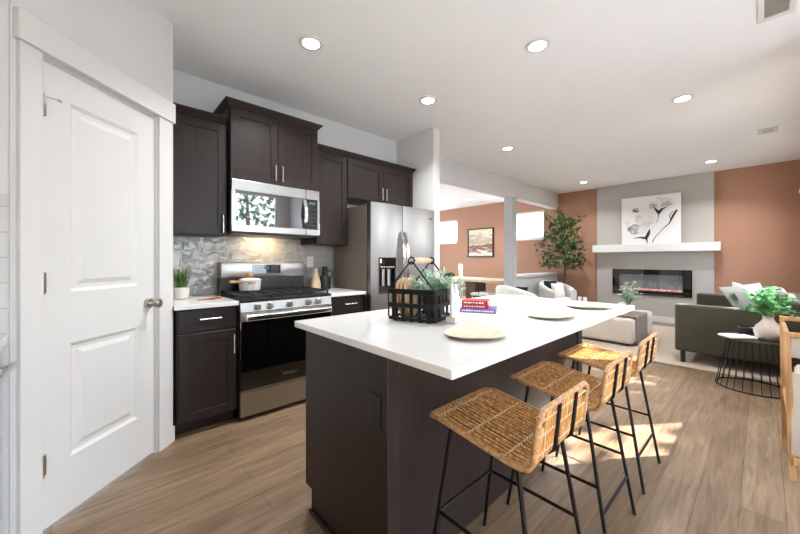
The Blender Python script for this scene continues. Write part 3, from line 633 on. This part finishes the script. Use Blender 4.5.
# inside: round boards, pot of greenery
for i,(x,y,lab) in enumerate(((0,0,'round woven trivet standing leftmost inside the wire caddy'),(0,0,'round woven trivet standing between the other two inside the wire caddy'),(0,0,'round woven trivet standing nearest the greenery inside the wire caddy'))):
    Mx=BW@Matrix.Translation((-.045,.085-i*.024,.108+.004*i))@Matrix.Rotation(R(90-8),4,'X')
    m=MB(); m.lathe([(0,-.006),(.066,-.006),(.072,0),(.066,.006),(0,.006)],(0,0,0),28,sy=1.35)
    for r in (.02,.038,.055): m.tube([(math.cos(a)*r,math.sin(a)*r*1.35,-.007) for a in [2*math.pi*k/28 for k in range(28)]],.003,5,closed=True)
    tag(m.build('woven_trivet',M['board'],M=Mx,smooth=True),lab,'trivet','round trivets in the wire caddy')
t2=thing('potted_greenery','pale sage-green feathery plant in a dark pot inside the wire caddy','plant',tuple(bp(.045,-.045,.012)))
c=bp(.045,-.045,.0)
MB().lathe([(0,.012),(.045,.012),(.062,.12),(.058,.122),(.054,.11),(0,.108)],tuple(c),24,caps=False).build('pot',M['dark'],t2,smooth=True)
m=MB(); st=MB()
for i in range(64):
    a=random.uniform(0,6.28); sp=random.uniform(.02,.15); h=random.uniform(.06,.16)-sp*.4
    p0=Vector(c)+Vector((math.cos(a)*.02,math.sin(a)*.02,.11)); p1=p0+Vector((math.cos(a)*sp,math.sin(a)*sp,h))
    mid=(p0+p1)/2+Vector((0,0,.02)); st.tube([p0,mid,p1],.0012,4)
    for k in range(15):
        f=.25+.75*k/15; q=p0.lerp(p1,f)+Vector((0,0,.02*math.sin(math.pi*f)))
        m.leaf(q,(random.uniform(-1,1),random.uniform(-1,1),random.uniform(-.2,1)),.03,.011)
m.build('foliage',M['leafG'],t2); st.build('stem',M['leafG'],t2)
# ------------------------------------------------------------------ ceiling fixtures
for i,(x,y) in enumerate(((1.122,2.17),(2.341,1.094),(2.362,2.185),(4.131,.516),(4.187,2.38),(7.09,.544),(7.128,2.398),(7.0,4.99))):
    labs=['round recessed light above the range, beside the pantry','round recessed light over the middle of the island','small round recessed light in front of the fridge','round recessed light above the green sofa side of the room','round recessed light beyond the wing wall along the beam','round recessed light near the right end of the fireplace wall','round recessed light close to where the beam meets the far wall','recessed light in the dining room ceiling beyond the beam']
    t=thing('recessed_light',labs[i],'ceiling light',(x,y,HC-.012),0,'recessed ceiling lights')
    MB().lathe([(.058,.004),(.062,0),(.083,.004),(.086,.012),(.058,.012)],(x,y,HC-.0125),32,caps=False).build('trim_ring',M['white'],t,smooth=True)
    MB().lathe([(0,.0),(.058,.0),(.058,.006),(0,.006)],(x,y,HC-.0095),32,caps=False).build('lens',M['led'],t)
    l=add_light('lamp','AREA',(0,0,-.02),CAN,shape='DISK',size=.12,spread=R(125),color=(.95,.98,1.0),parent=t)
t=thing('ceiling_vent','white rectangular air register on the ceiling at top right','vent',(3.03,-.05,HC-.01))
m=MB(); x0,x1,y0,y1=2.82,3.195,-.14,.022; z=HC-.008
m.box(x0,x0+.03,y0,y1,z,HC,.002,1); m.box(x1-.045,x1,y0,y1,z,HC,.002,1); m.box(x0+.03,x1-.045,y0,y0+.03,z,HC,.002,1); m.box(x0+.03,x1-.045,y1-.03,y1,z,HC,.002,1); m.build('frame',M['white'],t)
m=MB()
for i in range(9): y=y0+.033+i*.0118; m.box(x0+.03,x1-.045,y,y+.003,z+.001,HC)
m.build('louvers',M['grey'],t)
MB().box(x0+.03,x1-.045,y0+.03,y1-.03,HC-.0015,HC-.0002).build('duct_opening',M['grey'],t)
t=thing('ceiling_vent','small white ceiling register near the right corner of the living room','vent',(5.94,-.04,HC-.01))
m=MB(); x0,x1,y0,y1=5.80,6.02,-.12,.04; m.box(x0,x1,y0,y1,HC-.01,HC-.0,.004); m.build('frame',M['white'],t)
m=MB()
for i in range(4): m.box(x0+.05,x1-.05,y0+.04+i*.022,y0+.05+i*.022,HC-.012,HC-.010)
m.build('louvers',M['grey'],t)
t=thing('motion_sensor','small white sensor box mounted high in the right-hand corner','sensor',(7.3,SY+.03,2.14))
m=MB().box(7.24,7.36,SY+.001,SY+.07,2.13,2.20,.012,3); m.build('case',M['cer'],t); MB().box(7.225,7.241,SY+.012,SY+.058,2.145,2.18,.004).build('sensor_window',M['outlet'],t)
# ------------------------------------------------------------------ fireplace
t=thing('electric_fireplace','wide black linear electric fireplace set in the grey wall','fireplace',(FX-.06,1.48,.5))
m=MB(); xf=FX-.066; a0,a1,c0,c1=.855,2.108,.50,1.005; i0,i1,j0,j1=.985,1.985,.585,.905
m.box(xf,xf+.02,a0,i0,c0,c1,.002,1); m.box(xf,xf+.02,i1,a1,c0,c1,.002,1); m.box(xf,xf+.02,i0,i1,c0,j0); m.box(xf,xf+.02,i0,i1,j1,c1); m.build('frame',M['bglass'],t)
m=MB(); m.box(FX+.10-.13,FX-.002,i0,i1,j0,j0+.004); m.box(FX-.006,FX-.002,i0,i1,j0,j1); m.box(FX-.045,FX-.002,i0-.004,i0,j0,j1); m.box(FX-.045,FX-.002,i1,i1+.004,j0,j1); m.box(FX-.045,FX-.002,i0,i1,j1,j1+.004); m.build('firebox',M['fireback'],t)
m=MB()
rr=random.Random(3)
for i in range(150):
    y=rr.uniform(i0+.015,i1-.015); s=rr.uniform(.01,.022); x=FX-rr.uniform(.012,.036); z=j0+.012+rr.uniform(0,.022)
    m.lathe([(0,-s*.7),(s,0),(0,s*.8)],(x,y,z),5,caps=False)
e=m.build('ember_bed',M['ember'],t); e['kind']='stuff'
m=MB(); 
for i in range(34):
    y=i0+.03+(i1-i0-.06)*i/33+rr.uniform(-.01,.01); h=rr.uniform(.015,.045); x=FX-.025
    m.lathe([(.004,0),(.009,h*.3),(.004,h*.7),(.0,h)],(x,y,j0+.02),6)
fm=mat('flame',(240,180,170),.5,emit=(255,150,140),es=.35); o=m.build('flames',fm,t); o['kind']='stuff'
MB().box(xf+.004,xf+.007,i0,i1,j0,j1).build('glass_front',M['glass'],t)
tag(MB().box(7.765,FX-.046,.478,2.44,1.35,1.50,.004).build('mantel_shelf',M['white']),'thick white floating mantel above the fireplace','mantel')
# flower canvas
t=thing('flower_painting','white canvas with a grey ink poppy painting standing on the mantel','painting',(7.87,1.47,1.501),0)
cz0,cz1=1.501,2.43; cy0,cy1=1.005,1.93
fr=MB().box(7.865,7.895,cy0,cy1,cz0,cz1,.002,1).build('canvas',M['canvas'],t)
def cpt(u,v,dx=0): return (7.8645-dx,cy1-u*(cy1-cy0),cz0+v*(cz1-cz0))      # u 0..1 left to right, v 0..1 bottom to top
def blob(mb,cu,cv,ru,rv,seed,dx,wob=.18,rot=0,n=40):
    r2=random.Random(seed); ph=[r2.uniform(0,6.28) for _ in range(4)]
    P_=[]
    for k in range(n):
        a=2*math.pi*k/n; r=1+wob*math.sin(3*a+ph[0])+wob*.6*math.sin(5*a+ph[1])+wob*.3*math.sin(9*a+ph[2])
        x,y=math.cos(a)*ru*r,math.sin(a)*rv*r; P_.append(cpt(cu+x*math.cos(rot)-y*math.sin(rot),cv+x*math.sin(rot)+y*math.cos(rot),dx))
    mb.poly(P_)
def stroke(mb,pts,ws,dx):
    q=[]; w_=[]
    for i in range(len(pts)-1):
        for k in range(6):
            f=k/6; q.append((pts[i][0]+(pts[i+1][0]-pts[i][0])*f,pts[i][1]+(pts[i+1][1]-pts[i][1])*f)); w_.append(ws[i]+(ws[i+1]-ws[i])*f)
    q.append(pts[-1]); w_.append(ws[-1])
    Lf,Rt=[],[]
    for i,p in enumerate(q):
        a=q[max(i-1,0)]; b_=q[min(i+1,len(q)-1)]; d=math.hypot(b_[0]-a[0],b_[1]-a[1]) or 1; nx,ny=-(b_[1]-a[1])/d,(b_[0]-a[0])/d
        Lf.append(cpt(p[0]+nx*w_[i],p[1]+ny*w_[i],dx)); Rt.append(cpt(p[0]-nx*w_[i],p[1]-ny*w_[i],dx))
    mb.loft([Lf,Rt],caps=False,closed=False)
for q_ in ((.68,.84,.20,.11,1,.0004,.12),(.32,.42,.24,.20,2,.0004,.15)):
    m=MB(); blob(m,*q_); m.build('petal_wash',M['petal'],fr)
for q_ in ((.26,.72,.06,.05,5,.0008,.18),(.22,.32,.10,.11,6,.0008,.15),(.55,.78,.07,.05,8,.0008,.2),(.78,.80,.08,.05,9,.0008,.2)):
    m=MB(); blob(m,*q_); m.build('petal_shadow',M['petal2'],fr)
m=MB(); m.mi=0
stroke(m,[(.56,.76),(.62,.68),(.65,.63),(.70,.70),(.78,.74)],[.004,.024,.03,.02,.004],.0012); stroke(m,[(.65,.64),(.64,.5),(.60,.42)],[.01,.005,.003],.0012)
stroke(m,[(.94,.66),(.88,.55),(.82,.40),(.70,.28),(.58,.12),(.54,.02)],[.018,.022,.010,.006,.007,.007],.0012); stroke(m,[(.84,.48),(.82,.56),(.88,.64)],[.006,.008,.006],.0012)
stroke(m,[(.22,.13),(.34,.14),(.44,.12),(.48,.22),(.50,.30)],[.005,.014,.03,.028,.008],.0012); stroke(m,[(.44,.13),(.46,.02)],[.012,.009],.0012); stroke(m,[(.20,.76),(.24,.70),(.30,.68)],[.004,.012,.005],.0012)
m.build('ink_strokes',M['inkd'],fr)
# ------------------------------------------------------------------ rug, ottoman, sofa, armchairs
RZ=.014
tag(MB().box(4.80,7.45,-.36,2.75,.001,RZ,.006,2).build('area_rug',M['rug']),'large cream rug under sofa and ottoman','rug')
t=thing('ottoman','low oatmeal upholstered bench ottoman in the middle of the rug','ottoman',(5.9,1.58,RZ))
MB().box(5.30,6.50,1.17,2.00,RZ+.03,.385,.045,5).build('cushion',M['otto'],t,smooth=True)
for x in (5.40,6.40):
    for y in (1.26,1.91): MB().cyl((x,y,RZ),(x,y,RZ+.045),.022,n=12).build('foot',M['blackm'],t)
TT=.412
t=thing('wrap_tray','grey wood veneer tray bridging over the ottoman','tray',(5.71,1.58,RZ))
m=MB()
pts=[(1.15,.05),(1.15,TT-.012),(1.162,TT),(2.008,TT),(2.02,TT-.012),(2.02,.05)]; inn=[(1.162,.05),(1.162,TT-.017),(1.168,TT-.013),(2.002,TT-.013),(2.008,TT-.017),(2.008,.05)]
m.loft([[(5.42,*p),(6.02,*p),(6.02,*q),(5.42,*q)] for p,q in zip(pts,inn)]); m.build('board',M['driftwood'],t)
vx,vy=5.90,1.36
t=thing('flower_vase','small glass vase of white flowers and leaves on the ottoman tray','vase',(vx,vy,TT))
MB().lathe([(0,0.001),(.036,0.001),(.042,.01),(.042,.15),(.039,.15),(.038,.012),(0,.008)],(vx,vy,TT),20,caps=False).build('vessel',M['glass'],t,smooth=True)
m=MB(); fl=MB(); st=MB()
for i in range(30):
    a=random.uniform(0,6.28); sp=random.uniform(.03,.17); h=random.uniform(.22,.43)-sp*.5
    p0=Vector((vx,vy,TT+.03)); p1=Vector((vx,vy,TT+.06))+Vector((math.cos(a)*sp,math.sin(a)*sp,h)); p5=Vector((vx+math.cos(a)*.025,vy+math.sin(a)*.025,TT+.15)); st.tube([p0,p5,p1],.0018,4)
    for k in range(7): m.leaf(p5.lerp(p1,.3+.7*k/7),(random.uniform(-1,1),random.uniform(-1,1),random.uniform(-.3,1)),.055,.025)
    if i%2==0:
        for k in range(6): fl.leaf(p1,(math.cos(k*1.05),math.sin(k*1.05),.5),.03,.026)
m.build('foliage',M['leafG'],t); fl.build('blossoms',M['pil'],t); st.build('stem',M['grass'],t)
m=MB(); C_=[2*math.pi*k/24 for k in range(24)]
m.tube([(5.80+.012*math.sin(a),1.42+math.cos(a)*.05,TT+.073+math.sin(a)*.055) for a in C_],.016,10,closed=True); m.tube([(5.80+.03*math.cos(a),1.495+math.cos(a)*.03,TT+.056+math.sin(a)*.04) for a in C_],.015,10,closed=True)
tag(m.build('knot_sculpture',M['cer'],smooth=True),'white looped knot ornament beside the flower vase on the tray','sculpture')
for i,(y,lab) in enumerate(((1.905,'white candle holder farther left on the ottoman tray'),(1.83,'white candle holder closer to the knot ornament on the tray'))):
    tag(MB().lathe([(0,.001),(.03,.001),(.032,.01),(.016,.03),(.014,.11),(.026,.14),(.026,.21),(.022,.21),(.02,.15),(0,.145)],(5.5,y,TT),20,caps=False).build('candle_holder',M['cer'],smooth=True),lab,'candle holder','candle holders on the tray')
# sofa
t=thing('sofa','olive green velvet sofa with thick square arms along the right wall','sofa',(5.95,.1,RZ))
MB().box(5.02,6.91,-.36,.66,.15,.36,.02,3).build('base',M['olive'],t,smooth=True)
for x0,x1 in ((4.95,5.10),(6.83,6.98)): MB().box(x0,x1,-.365,.69,.145 if x0<5 else .15,.68,.03,4).build('armrest',M['olive'],t,smooth=True)
MB().box(5.102,6.828,-.375,-.15,.36,.76,.03,3).build('backrest',M['olive'],t,smooth=True)
for x0,x1 in ((5.105,5.96),(5.97,6.825)): MB().box(x0,x1,-.14,.68,.36,.50,.035,4).build('seat_cushion',M['olive'],t,smooth=True)
for x0,x1 in ((5.11,5.96),(5.97,6.82)): MB().box(x0,x1,-.20,.02,.50,.83,.05,4).build('back_cushion',M['olive'],t,smooth=True)
for x in (5.0,6.93):
    for y in (-.30,.62): MB().box(x-.02,x+.02,y-.02,y+.02,RZ,.146).build('leg',M['blackm'],t)
def pillow(label,c,s,rot,matk,grp=None,stripe=False):
    m=MB(); n=14
    def f(u,v,sg):
        e=(1-abs(u)**3)*(1-abs(v)**3); k=1-.06*(abs(u*v))
        pinch=.94+.06*(u*u+v*v)/2
        return Vector((u*s/2*pinch*(1-.05*(1-v*v)*(abs(u)>.99)),sg*(.012+.075*e**.6 if e>0 else .008)*(s/.5),v*s/2*pinch))
    g={}
    for sg in (1,-1):
        for i in range(n+1):
            for j in range(n+1):
                u,v=-1+2*i/n,-1+2*j/n; g[(i,j,sg)]=m.bm.verts.new(f(u,v,sg if not(i in(0,n) or j in(0,n)) else 0.0001*sg))
        for i in range(n):
            for j in range(n): m._m([m.bm.faces.new((g[(i,j,sg)],g[(i+1,j,sg)],g[(i+1,j+1,sg)],g[(i,j+1,sg)]))])
    bmesh.ops.remove_doubles(m.bm,verts=m.bm.verts,dist=.002)
    Mx=Matrix.Translation(c)@Matrix.Rotation(rot[2],4,'Z')@Matrix.Rotation(rot[0],4,'X')@Matrix.Rotation(rot[1],4,'Y')
    o=m.build('throw_pillow',M[matk],M=Mx,smooth=True); tag(o,label,'pillow',grp); return o
leafp=ramp_mat('leaf_print_cotton',[(.52,(234,232,228)),(.6,(170,180,160)),(.66,(110,124,104))],5,(1,3,1),.95)
M['leafp']=leafp
pillow('large white pillow with a faint leaf print against the far sofa arm',(6.50,.13,.66),.46,(R(-32),R(14),R(70)),'leafp','pillows on the sofa')
pillow('plain white pillow lying at the back corner of the sofa',(6.00,.12,.70),.40,(R(-28),R(-10),R(15)),'pil','pillows on the sofa')
# armchairs
def armchair(label,x,y,rz,pil):
    t=thing('armchair',label,'armchair',(x,y,RZ),rz,'white barrel armchairs')
    m=MB(); n=30; ro,ri=.345,.25
    outer=[];rings=[]
    for k in range(n+1):
        a=R(-35)+R(250)*k/n; h=.58+.17*math.sin(math.pi*k/n)**1.2
        co,si=math.cos(a),math.sin(a)
        rings.append([(co*ri,si*ri,.10),(co*ro,si*ro,.10),(co*(ro+.01),si*(ro+.01),h-.04),(co*(ro-.02),si*(ro-.02),h),(co*(ri+.03),si*(ri+.03),h),(co*ri,si*ri,h-.035)])
    m.loft(rings); m.build('shell',M['fab'],t,local=True,smooth=True)
    m=MB().lathe([(0,.10),(.245,.10),(.248,.14),(.248,.38),(.22,.42),(0,.43)],(0,0,0),32); m.build('seat_cushion',M['fab'],t,local=True,smooth=True)
    MB().lathe([(0,0),(.22,0),(.24,.02),(.24,.10),(0,.10)],(0,0,0),32).build('plinth',M['blackm'],t,local=True)
    return t
armchair('white barrel armchair standing closer to the column, back turned',5.36,2.87,R(70),0)
armchair('white barrel armchair between half wall and potted tree',6.88,2.80,R(-22),1)
M['blackp']=mat('black_cotton',(28,27,28),.9)
def spillow(label,c,s,rz,lean,matk): 
    o=pillow(label,c,s,(lean,0,rz),matk,'small pillows on the armchairs'); return o
spillow('small black pillow peeking over the armchair nearer the column',(5.40,2.80,.63),.2,R(-70),R(-14),'blackp')
spillow('small black pillow behind the white one on the armchair by the tree',(6.87,2.92,.60),.34,R(-22),R(-12),'blackp')
spillow('small white pillow in front of the black one on the armchair by the tree',(6.86,2.78,.575),.30,R(-22),R(-16),'pil')
# potted tree
tx,ty=7.68,2.98
t=thing('potted_tree','slender leafy green tree in a pot in the living room corner','tree',(tx,ty,0))
MB().lathe([(0,0),(.12,0),(.15,.02),(.17,.30),(.16,.31),(.15,.28),(0,.27)],(tx,ty,0),28,caps=False).build('planter',M['conc'],t,smooth=True)
m=MB(); lf=MB(); rr=random.Random(11)
trunk=[(tx,ty,.26),(tx-.02,ty-.01,.6),(tx+.015,ty,.95),(tx-.03,ty-.02,1.25),(tx-.02,ty,1.6),(tx-.06,ty-.03,1.95),(tx-.05,ty-.02,2.2)]
m.tube(trunk,.02,8,rs=[.022,.02,.018,.015,.012,.008,.004]); m.tube([(tx+.03,ty+.02,.26),(tx+.05,ty+.01,.7),(tx+.02,ty-.03,1.1),(tx-.1,ty+.1,1.4)],.012,8,rs=[.014,.012,.01,.006])
def tp(z):
    for a,c in zip(trunk,trunk[1:]):
        if a[2]<=z<=c[2]: return Vector(a).lerp(Vector(c),(z-a[2])/(c[2]-a[2]))
    return Vector(trunk[-1])
for i in range(44):
    z=.98+1.12*(i/43); base_=tp(z); 
    env=.78*(1-((z-1.15)/1.15)*.72) if z>1.15 else .74
    a=i*2.4+rr.uniform(-.4,.4); L_=env*rr.uniform(.45,1.0)
    # keep the crown inside the corner: fold directions away from the two walls
    dx,dy=math.cos(a),math.sin(a)*1.05
    if dx>0: dx*=.28
    ex,ey=base_.x+dx*L_,base_.y+dy*L_
    ey=max(min(ey,3.7),2.62)
    tip=Vector((ex,ey,z+rr.uniform(-.02,.16))); mid=base_.lerp(tip,.5)+Vector((0,0,-.02))
    m.tube([base_,mid,tip],.004,5,rs=[.006,.004,.002])
    for k in range(26):
        f=rr.uniform(.3,1.08); q=base_.lerp(tip,f)+Vector((rr.uniform(-.05,.05),rr.uniform(-.05,.05),rr.uniform(-.05,.05)))
        q.x=min(q.x,7.88)
        if q.z<.95: q.z=.95+rr.uniform(0,.06)
        if q.z>2.3: q.z=2.3
        lf.leaf(q,(rr.uniform(-1,.3),rr.uniform(-1,.6),rr.uniform(-.6,.7)),rr.uniform(.07,.115),.05)
m.build('trunk',M['bark'],t,smooth=True); lf.build('foliage',M['leafD'],t)
# wire side table
cx,cy=4.50,.062; TZ=.47
t=thing('side_table','round black wire side table beside the sofa','side table',(cx,cy,0))
MB().lathe([(0,TZ-.015),(.235,TZ-.015),(.24,TZ-.008),(.235,TZ),(0,TZ)],(cx,cy,0),40).build('table_top',M['blackm'],t,smooth=True)
m=MB()
for k in range(26):
    a=2*math.pi*k/26; m.tube([(cx+math.cos(a)*.25,cy+math.sin(a)*.25,.008),(cx+math.cos(a)*.17,cy+math.sin(a)*.17,TZ-.014)],.0027,6)
m.build('wires',M['iron'],t,smooth=True)
MB().tube([(cx+math.cos(2*math.pi*k/40)*.25,cy+math.sin(2*math.pi*k/40)*.25,.007) for k in range(40)],.006,8,closed=True).build('base_ring',M['iron'],t,smooth=True)
MB().tube([(cx+math.cos(2*math.pi*k/40)*.17,cy+math.sin(2*math.pi*k/40)*.17,TZ-.02) for k in range(40)],.005,8,closed=True).build('top_ring',M['iron'],t,smooth=True)
t=thing('flower_book','white softcover book lying on the wire side table','book',(4.40,.155,TZ),R(-50))
MB().box(-.11,.11,-.075,.075,.001,.014,.002,1).build('pages',M['paper'],t,local=True); MB().box(-.112,.112,-.077,.077,.014,.017).build('cover',M['ink'],t,local=True)
t=thing('canister','low black ribbed canister on the wire side table','canister',(4.61,.105,TZ))
MB().lathe([(0,0.001),(.055,0.001),(.06,.01),(.058,.075),(.05,.08),(.048,.06),(0,.055)],(4.61,.105,TZ),26,caps=False).build('body',M['blackm'],t,smooth=True)
vx,vy=4.47,-.035
t=thing('vase_with_eucalyptus','bulbous cream vase filled with eucalyptus on the wire side table','vase',(vx,vy,TZ))
MB().lathe([(0,0.001),(.05,0.001),(.082,.03),(.095,.075),(.082,.12),(.046,.165),(.034,.19),(.039,.21),(.034,.21),(.027,.19),(0,.18)],(vx,vy,TZ),36,caps=False).build('vessel',M['stone'],t,smooth=True)
m=MB(); st=MB(); rr=random.Random(5)
for i in range(34):
    a=rr.uniform(0,6.28); sp=rr.uniform(.05,.27); h=rr.uniform(.12,.34)-sp*.55
    p0=Vector((vx,vy,TZ+.2)); p1=p0+Vector((math.cos(a)*sp,math.sin(a)*sp,h)); p1.y=max(p1.y,-.33); mid=(p0+p1)/2+Vector((0,0,.04)); st.tube([p0,mid,p1],.0025,5)
    for k in range(12):
        f=.25+.75*k/12; q=p0.lerp(p1,f)+Vector((rr.uniform(-.02,.02),rr.uniform(-.02,.02),.04*math.sin(math.pi*f)))
        m.leaf(q,(rr.uniform(-1,1),rr.uniform(-1,1),rr.uniform(-.4,.9)),rr.uniform(.04,.06),.035)
m.build('foliage',M['leafE'],t); st.build('stem',M['leafE'],t)
# wooden framed chair at the right edge
t=thing('wooden_armchair','honey wood framed chair with beige cushions at the right edge','chair',(2.98,-.36,0))
def fb(x0,x1,y0,y1,z0,z1,name='rail'): MB().box(x0,x1,y0,y1,z0,z1,.004,2).build(name,M['raw'],t)
yA=-.085
m=MB(); m.loft([[(2.765,-.125,0),(2.795,-.125,0),(2.795,-.10,0),(2.765,-.10,0)],[(2.745,-.100,.80),(2.775,-.100,.80),(2.775,-.076,.80),(2.745,-.076,.80)]]); m.build('post',M['raw'],t)
m=MB(); m.loft([[(3.18,-.105,0),(3.21,-.105,0),(3.21,-.083,0),(3.18,-.083,0)],[(3.18,-.093,.835),(3.21,-.093,.835),(3.21,-.072,.835),(3.18,-.072,.835)]]); m.build('post',M['raw'],t)
for x in (2.745,3.17): fb(x,x+.04,-.72,-.68,0,.84,'post')
fb(2.745,2.775,-.70,-.098,.775,.80); fb(3.18,3.21,-.70,-.09,.81,.835); fb(2.775,3.18,-.098,-.078,.785,.80,'armrest'); fb(2.775,3.18,-.72,-.69,.785,.80,'armrest')
fb(2.745,2.785,-.70,-.11,.09,.13); fb(3.17,3.21,-.70,-.11,.09,.13); fb(2.78,3.17,-.115,-.085,.36,.40)
MB().box(2.79,3.165,-.68,-.13,.40,.56,.03,3).build('seat_cushion',M['otto'],t,smooth=True)
MB().box(2.755,2.78,-.675,-.104,.14,.585,.005,2).build('back_panel',M['otto'],t,smooth=True)
MB().box(2.755,2.775,-.675,-.102,.665,.773,.005,2).build('back_pad',M['otto'],t,smooth=True)
# ------------------------------------------------------------------ dining room
t=thing('dining_table','pale wood dining table on a dark slatted pedestal beyond the column','table',(6.62,4.55,0))
MB().box(6.18,7.06,3.70,5.42,.70,.752,.006).build('table_top',M['oak'],t)
m=MB(); m.box(6.40,6.84,4.45,4.72,.03,.70,.004); m.box(6.36,6.88,4.40,4.77,0,.03,.003,1); m.build('pedestal',mat('walnut',(110,78,54),.5),t)
def dchair():
    t=thing('dining_chair','x','chair',(0,0,0),0,'dining chairs along the pale table')
    MB().box(-.22,.22,-.22,.22,.42,.485,.03,4).build('seat',M['fab'],t,local=True,smooth=True)
    for sx,sy in ((-1,-1),(1,-1),(-1,1),(1,1)): MB().tube([(sx*.18,sy*.18,.43),(sx*.2,sy*.2,0)],.014,8,rs=[.016,.011]).build('leg',M['oak'],t,local=True,smooth=True)
    m=MB(); m.tube([(-.2,0,.45),(-.225,0,.60),(-.235,0,.71)],.009,8); m.tube([(-.225,-.18,.71),(-.24,-.09,.715),(-.245,0,.715),(-.24,.09,.715),(-.225,.18,.71)],.012,8); m.build('backrest',M['iron'],t,local=True,smooth=True)
    return t
c0=dchair()
for i,(x,y,r,lab) in enumerate(((6.16,4.05,0,'white-seated dining chair seen just left of the column'),(6.16,5.0,0,'white-seated dining chair near the green bowl end of the table'),(7.10,4.05,180,'dining chair on the window side, nearer the half wall'),(7.10,5.0,180,'dining chair on the window side, below the landscape picture'))):
    o=c0 if i==0 else copy_tree(c0); o.location=(x,y,0); o.rotation_euler=(0,0,R(r)); o['label']=lab
t=thing('table_lamp','slender white ceramic lamp glowing on the dining table','lamp',(6.45,4.90,.752))
MB().lathe([(0,0.001),(.05,0.001),(.055,.02),(.035,.10),(.045,.15),(.022,.20),(0,.20)],(6.45,4.90,.752),24).build('base',M['cer'],t,smooth=True)
MB().lathe([(.045,.19),(.05,.195),(.045,.34),(.0,.345),(0,.20)],(6.45,4.90,.752),24,caps=False).build('shade',mat('shade',(255,250,240),.6,emit=(255,248,236),es=1.2),t,smooth=True)
t=thing('planted_bowl','dark bowl of green moss at the left end of the dining table','bowl',(6.32,5.12,.752))
MB().lathe([(0,.001),(.06,.001),(.12,.05),(.125,.09),(.115,.09),(.10,.05),(0,.045)],(6.32,5.12,.752),24,caps=False).build('bowl',M['blackm'],t,smooth=True)
m=MB()
for i in range(160):
    a=rr.uniform(0,6.28); r_=rr.uniform(0,.11); m.leaf((6.32+math.cos(a)*r_,5.12+math.sin(a)*r_,.752+.10-r_*.2),(rr.uniform(-1,1),rr.uniform(-1,1),rr.uniform(0,1)),.05,.03)
m.build('foliage',M['leafD'],t)
# landscape picture
t=thing('framed_landscape','abstract landscape picture in a dark frame on the terracotta dining wall','picture',(FX-.03,5.36,1.27))
py0,py1,pz0,pz1=4.937,5.778,1.275,2.08; m=MB(); q=.028
m.box(FX-.045,FX-.002,py0,py0+q,pz0,pz1); m.box(FX-.045,FX-.002,py1-q,py1,pz0,pz1); m.box(FX-.045,FX-.002,py0+q,py1-q,pz0,pz0+q); m.box(FX-.045,FX-.002,py0+q,py1-q,pz1-q,pz1); m.build('frame',M['iron'],t)
pm=mat('landscape_paint',(200,190,178),.7); nt2=pm.node_tree; bs=nt2.nodes['Principled BSDF']; tc=nt2.nodes.new('ShaderNodeTexCoord'); mp=nt2.nodes.new('ShaderNodeMapping'); mp.inputs['Scale'].default_value=(1,1.4,5)
nn=nt2.nodes.new('ShaderNodeTexNoise'); nn.inputs['Scale'].default_value=1.6; nn.inputs['Detail'].default_value=5; nn.inputs['Distortion'].default_value=1.2
sp=nt2.nodes.new('ShaderNodeSeparateXYZ'); ma=nt2.nodes.new('ShaderNodeMath'); ma.operation='MULTIPLY_ADD'; ma.inputs[1].default_value=1.2
ad=nt2.nodes.new('ShaderNodeMath'); ad.operation='ADD'; ad.inputs[1].default_value=-.42
rp=nt2.nodes.new('ShaderNodeValToRGB'); e=rp.color_ramp.elements
for _ in range(5): e.new(.5)
for k,(p,c_) in enumerate(((0,(176,166,152)),(.18,(206,198,188)),(.32,(140,98,72)),(.42,(88,56,44)),(.5,(190,170,150)),(.66,(150,134,114)),(.85,(196,184,164)))): e[k].position=p; e[k].color=lin(c_)
L=nt2.links.new; L(tc.outputs['Object'],mp.inputs[0]); L(mp.outputs[0],nn.inputs['Vector']); L(tc.outputs['Object'],sp.inputs[0]); L(sp.outputs[2],ma.inputs[0]); L(nn.outputs[0],ad.inputs[0]); L(ad.outputs[0],ma.inputs[2]); L(ma.outputs[0],rp.inputs[0]); L(rp.outputs[0],bs.inputs['Base Color'])
MB().box(FX-.03,FX-.01,py0+q,py1-q,pz0+q,pz1-q).build('print',pm,t)
# ------------------------------------------------------------------ left counter at the frame edge
t=thing('dishwasher','pale grey appliance front with bar handle at the left edge','dishwasher',(-.6,1.66,0))
MB().box(-.93,-.30,1.40,2.005,.09,.86).build('body',M['dark'],t); d=MB().box(-.30,-.275,1.405,2.0,.10,.855,.004).build('door',mat('pale_steel',(196,198,202),.35,.35),t)
m=MB(); m.cyl((-.235,1.44,.795),(-.235,1.92,.795),.009,n=12); m.cyl((-.235,1.47,.795),(-.276,1.47,.795),.006,n=8); m.cyl((-.235,1.89,.795),(-.276,1.89,.795),.006,n=8); m.build('handle',M['nickel'],d,smooth=True)
tag(MB().box(-.945,-.262,.60,2.008,.862,.892,.003).build('countertop',M['quartz']),'sliver of white quartz counter at the left edge of the view','countertop')
t=thing('base_cabinet','dark base cabinet continuing along the left wall beside the dishwasher','cabinet',(-.6,1.0,0))
m=MB(); m.box(-.93,-.30,.62,1.398,.09,.86); m.box(-.93,-.36,.62,1.398,0,.09); m.build('body',M['wood'],t); MB().box(-.298,-.28,.63,1.39,.11,.85,.002,1).build('door',M['wood'],t)
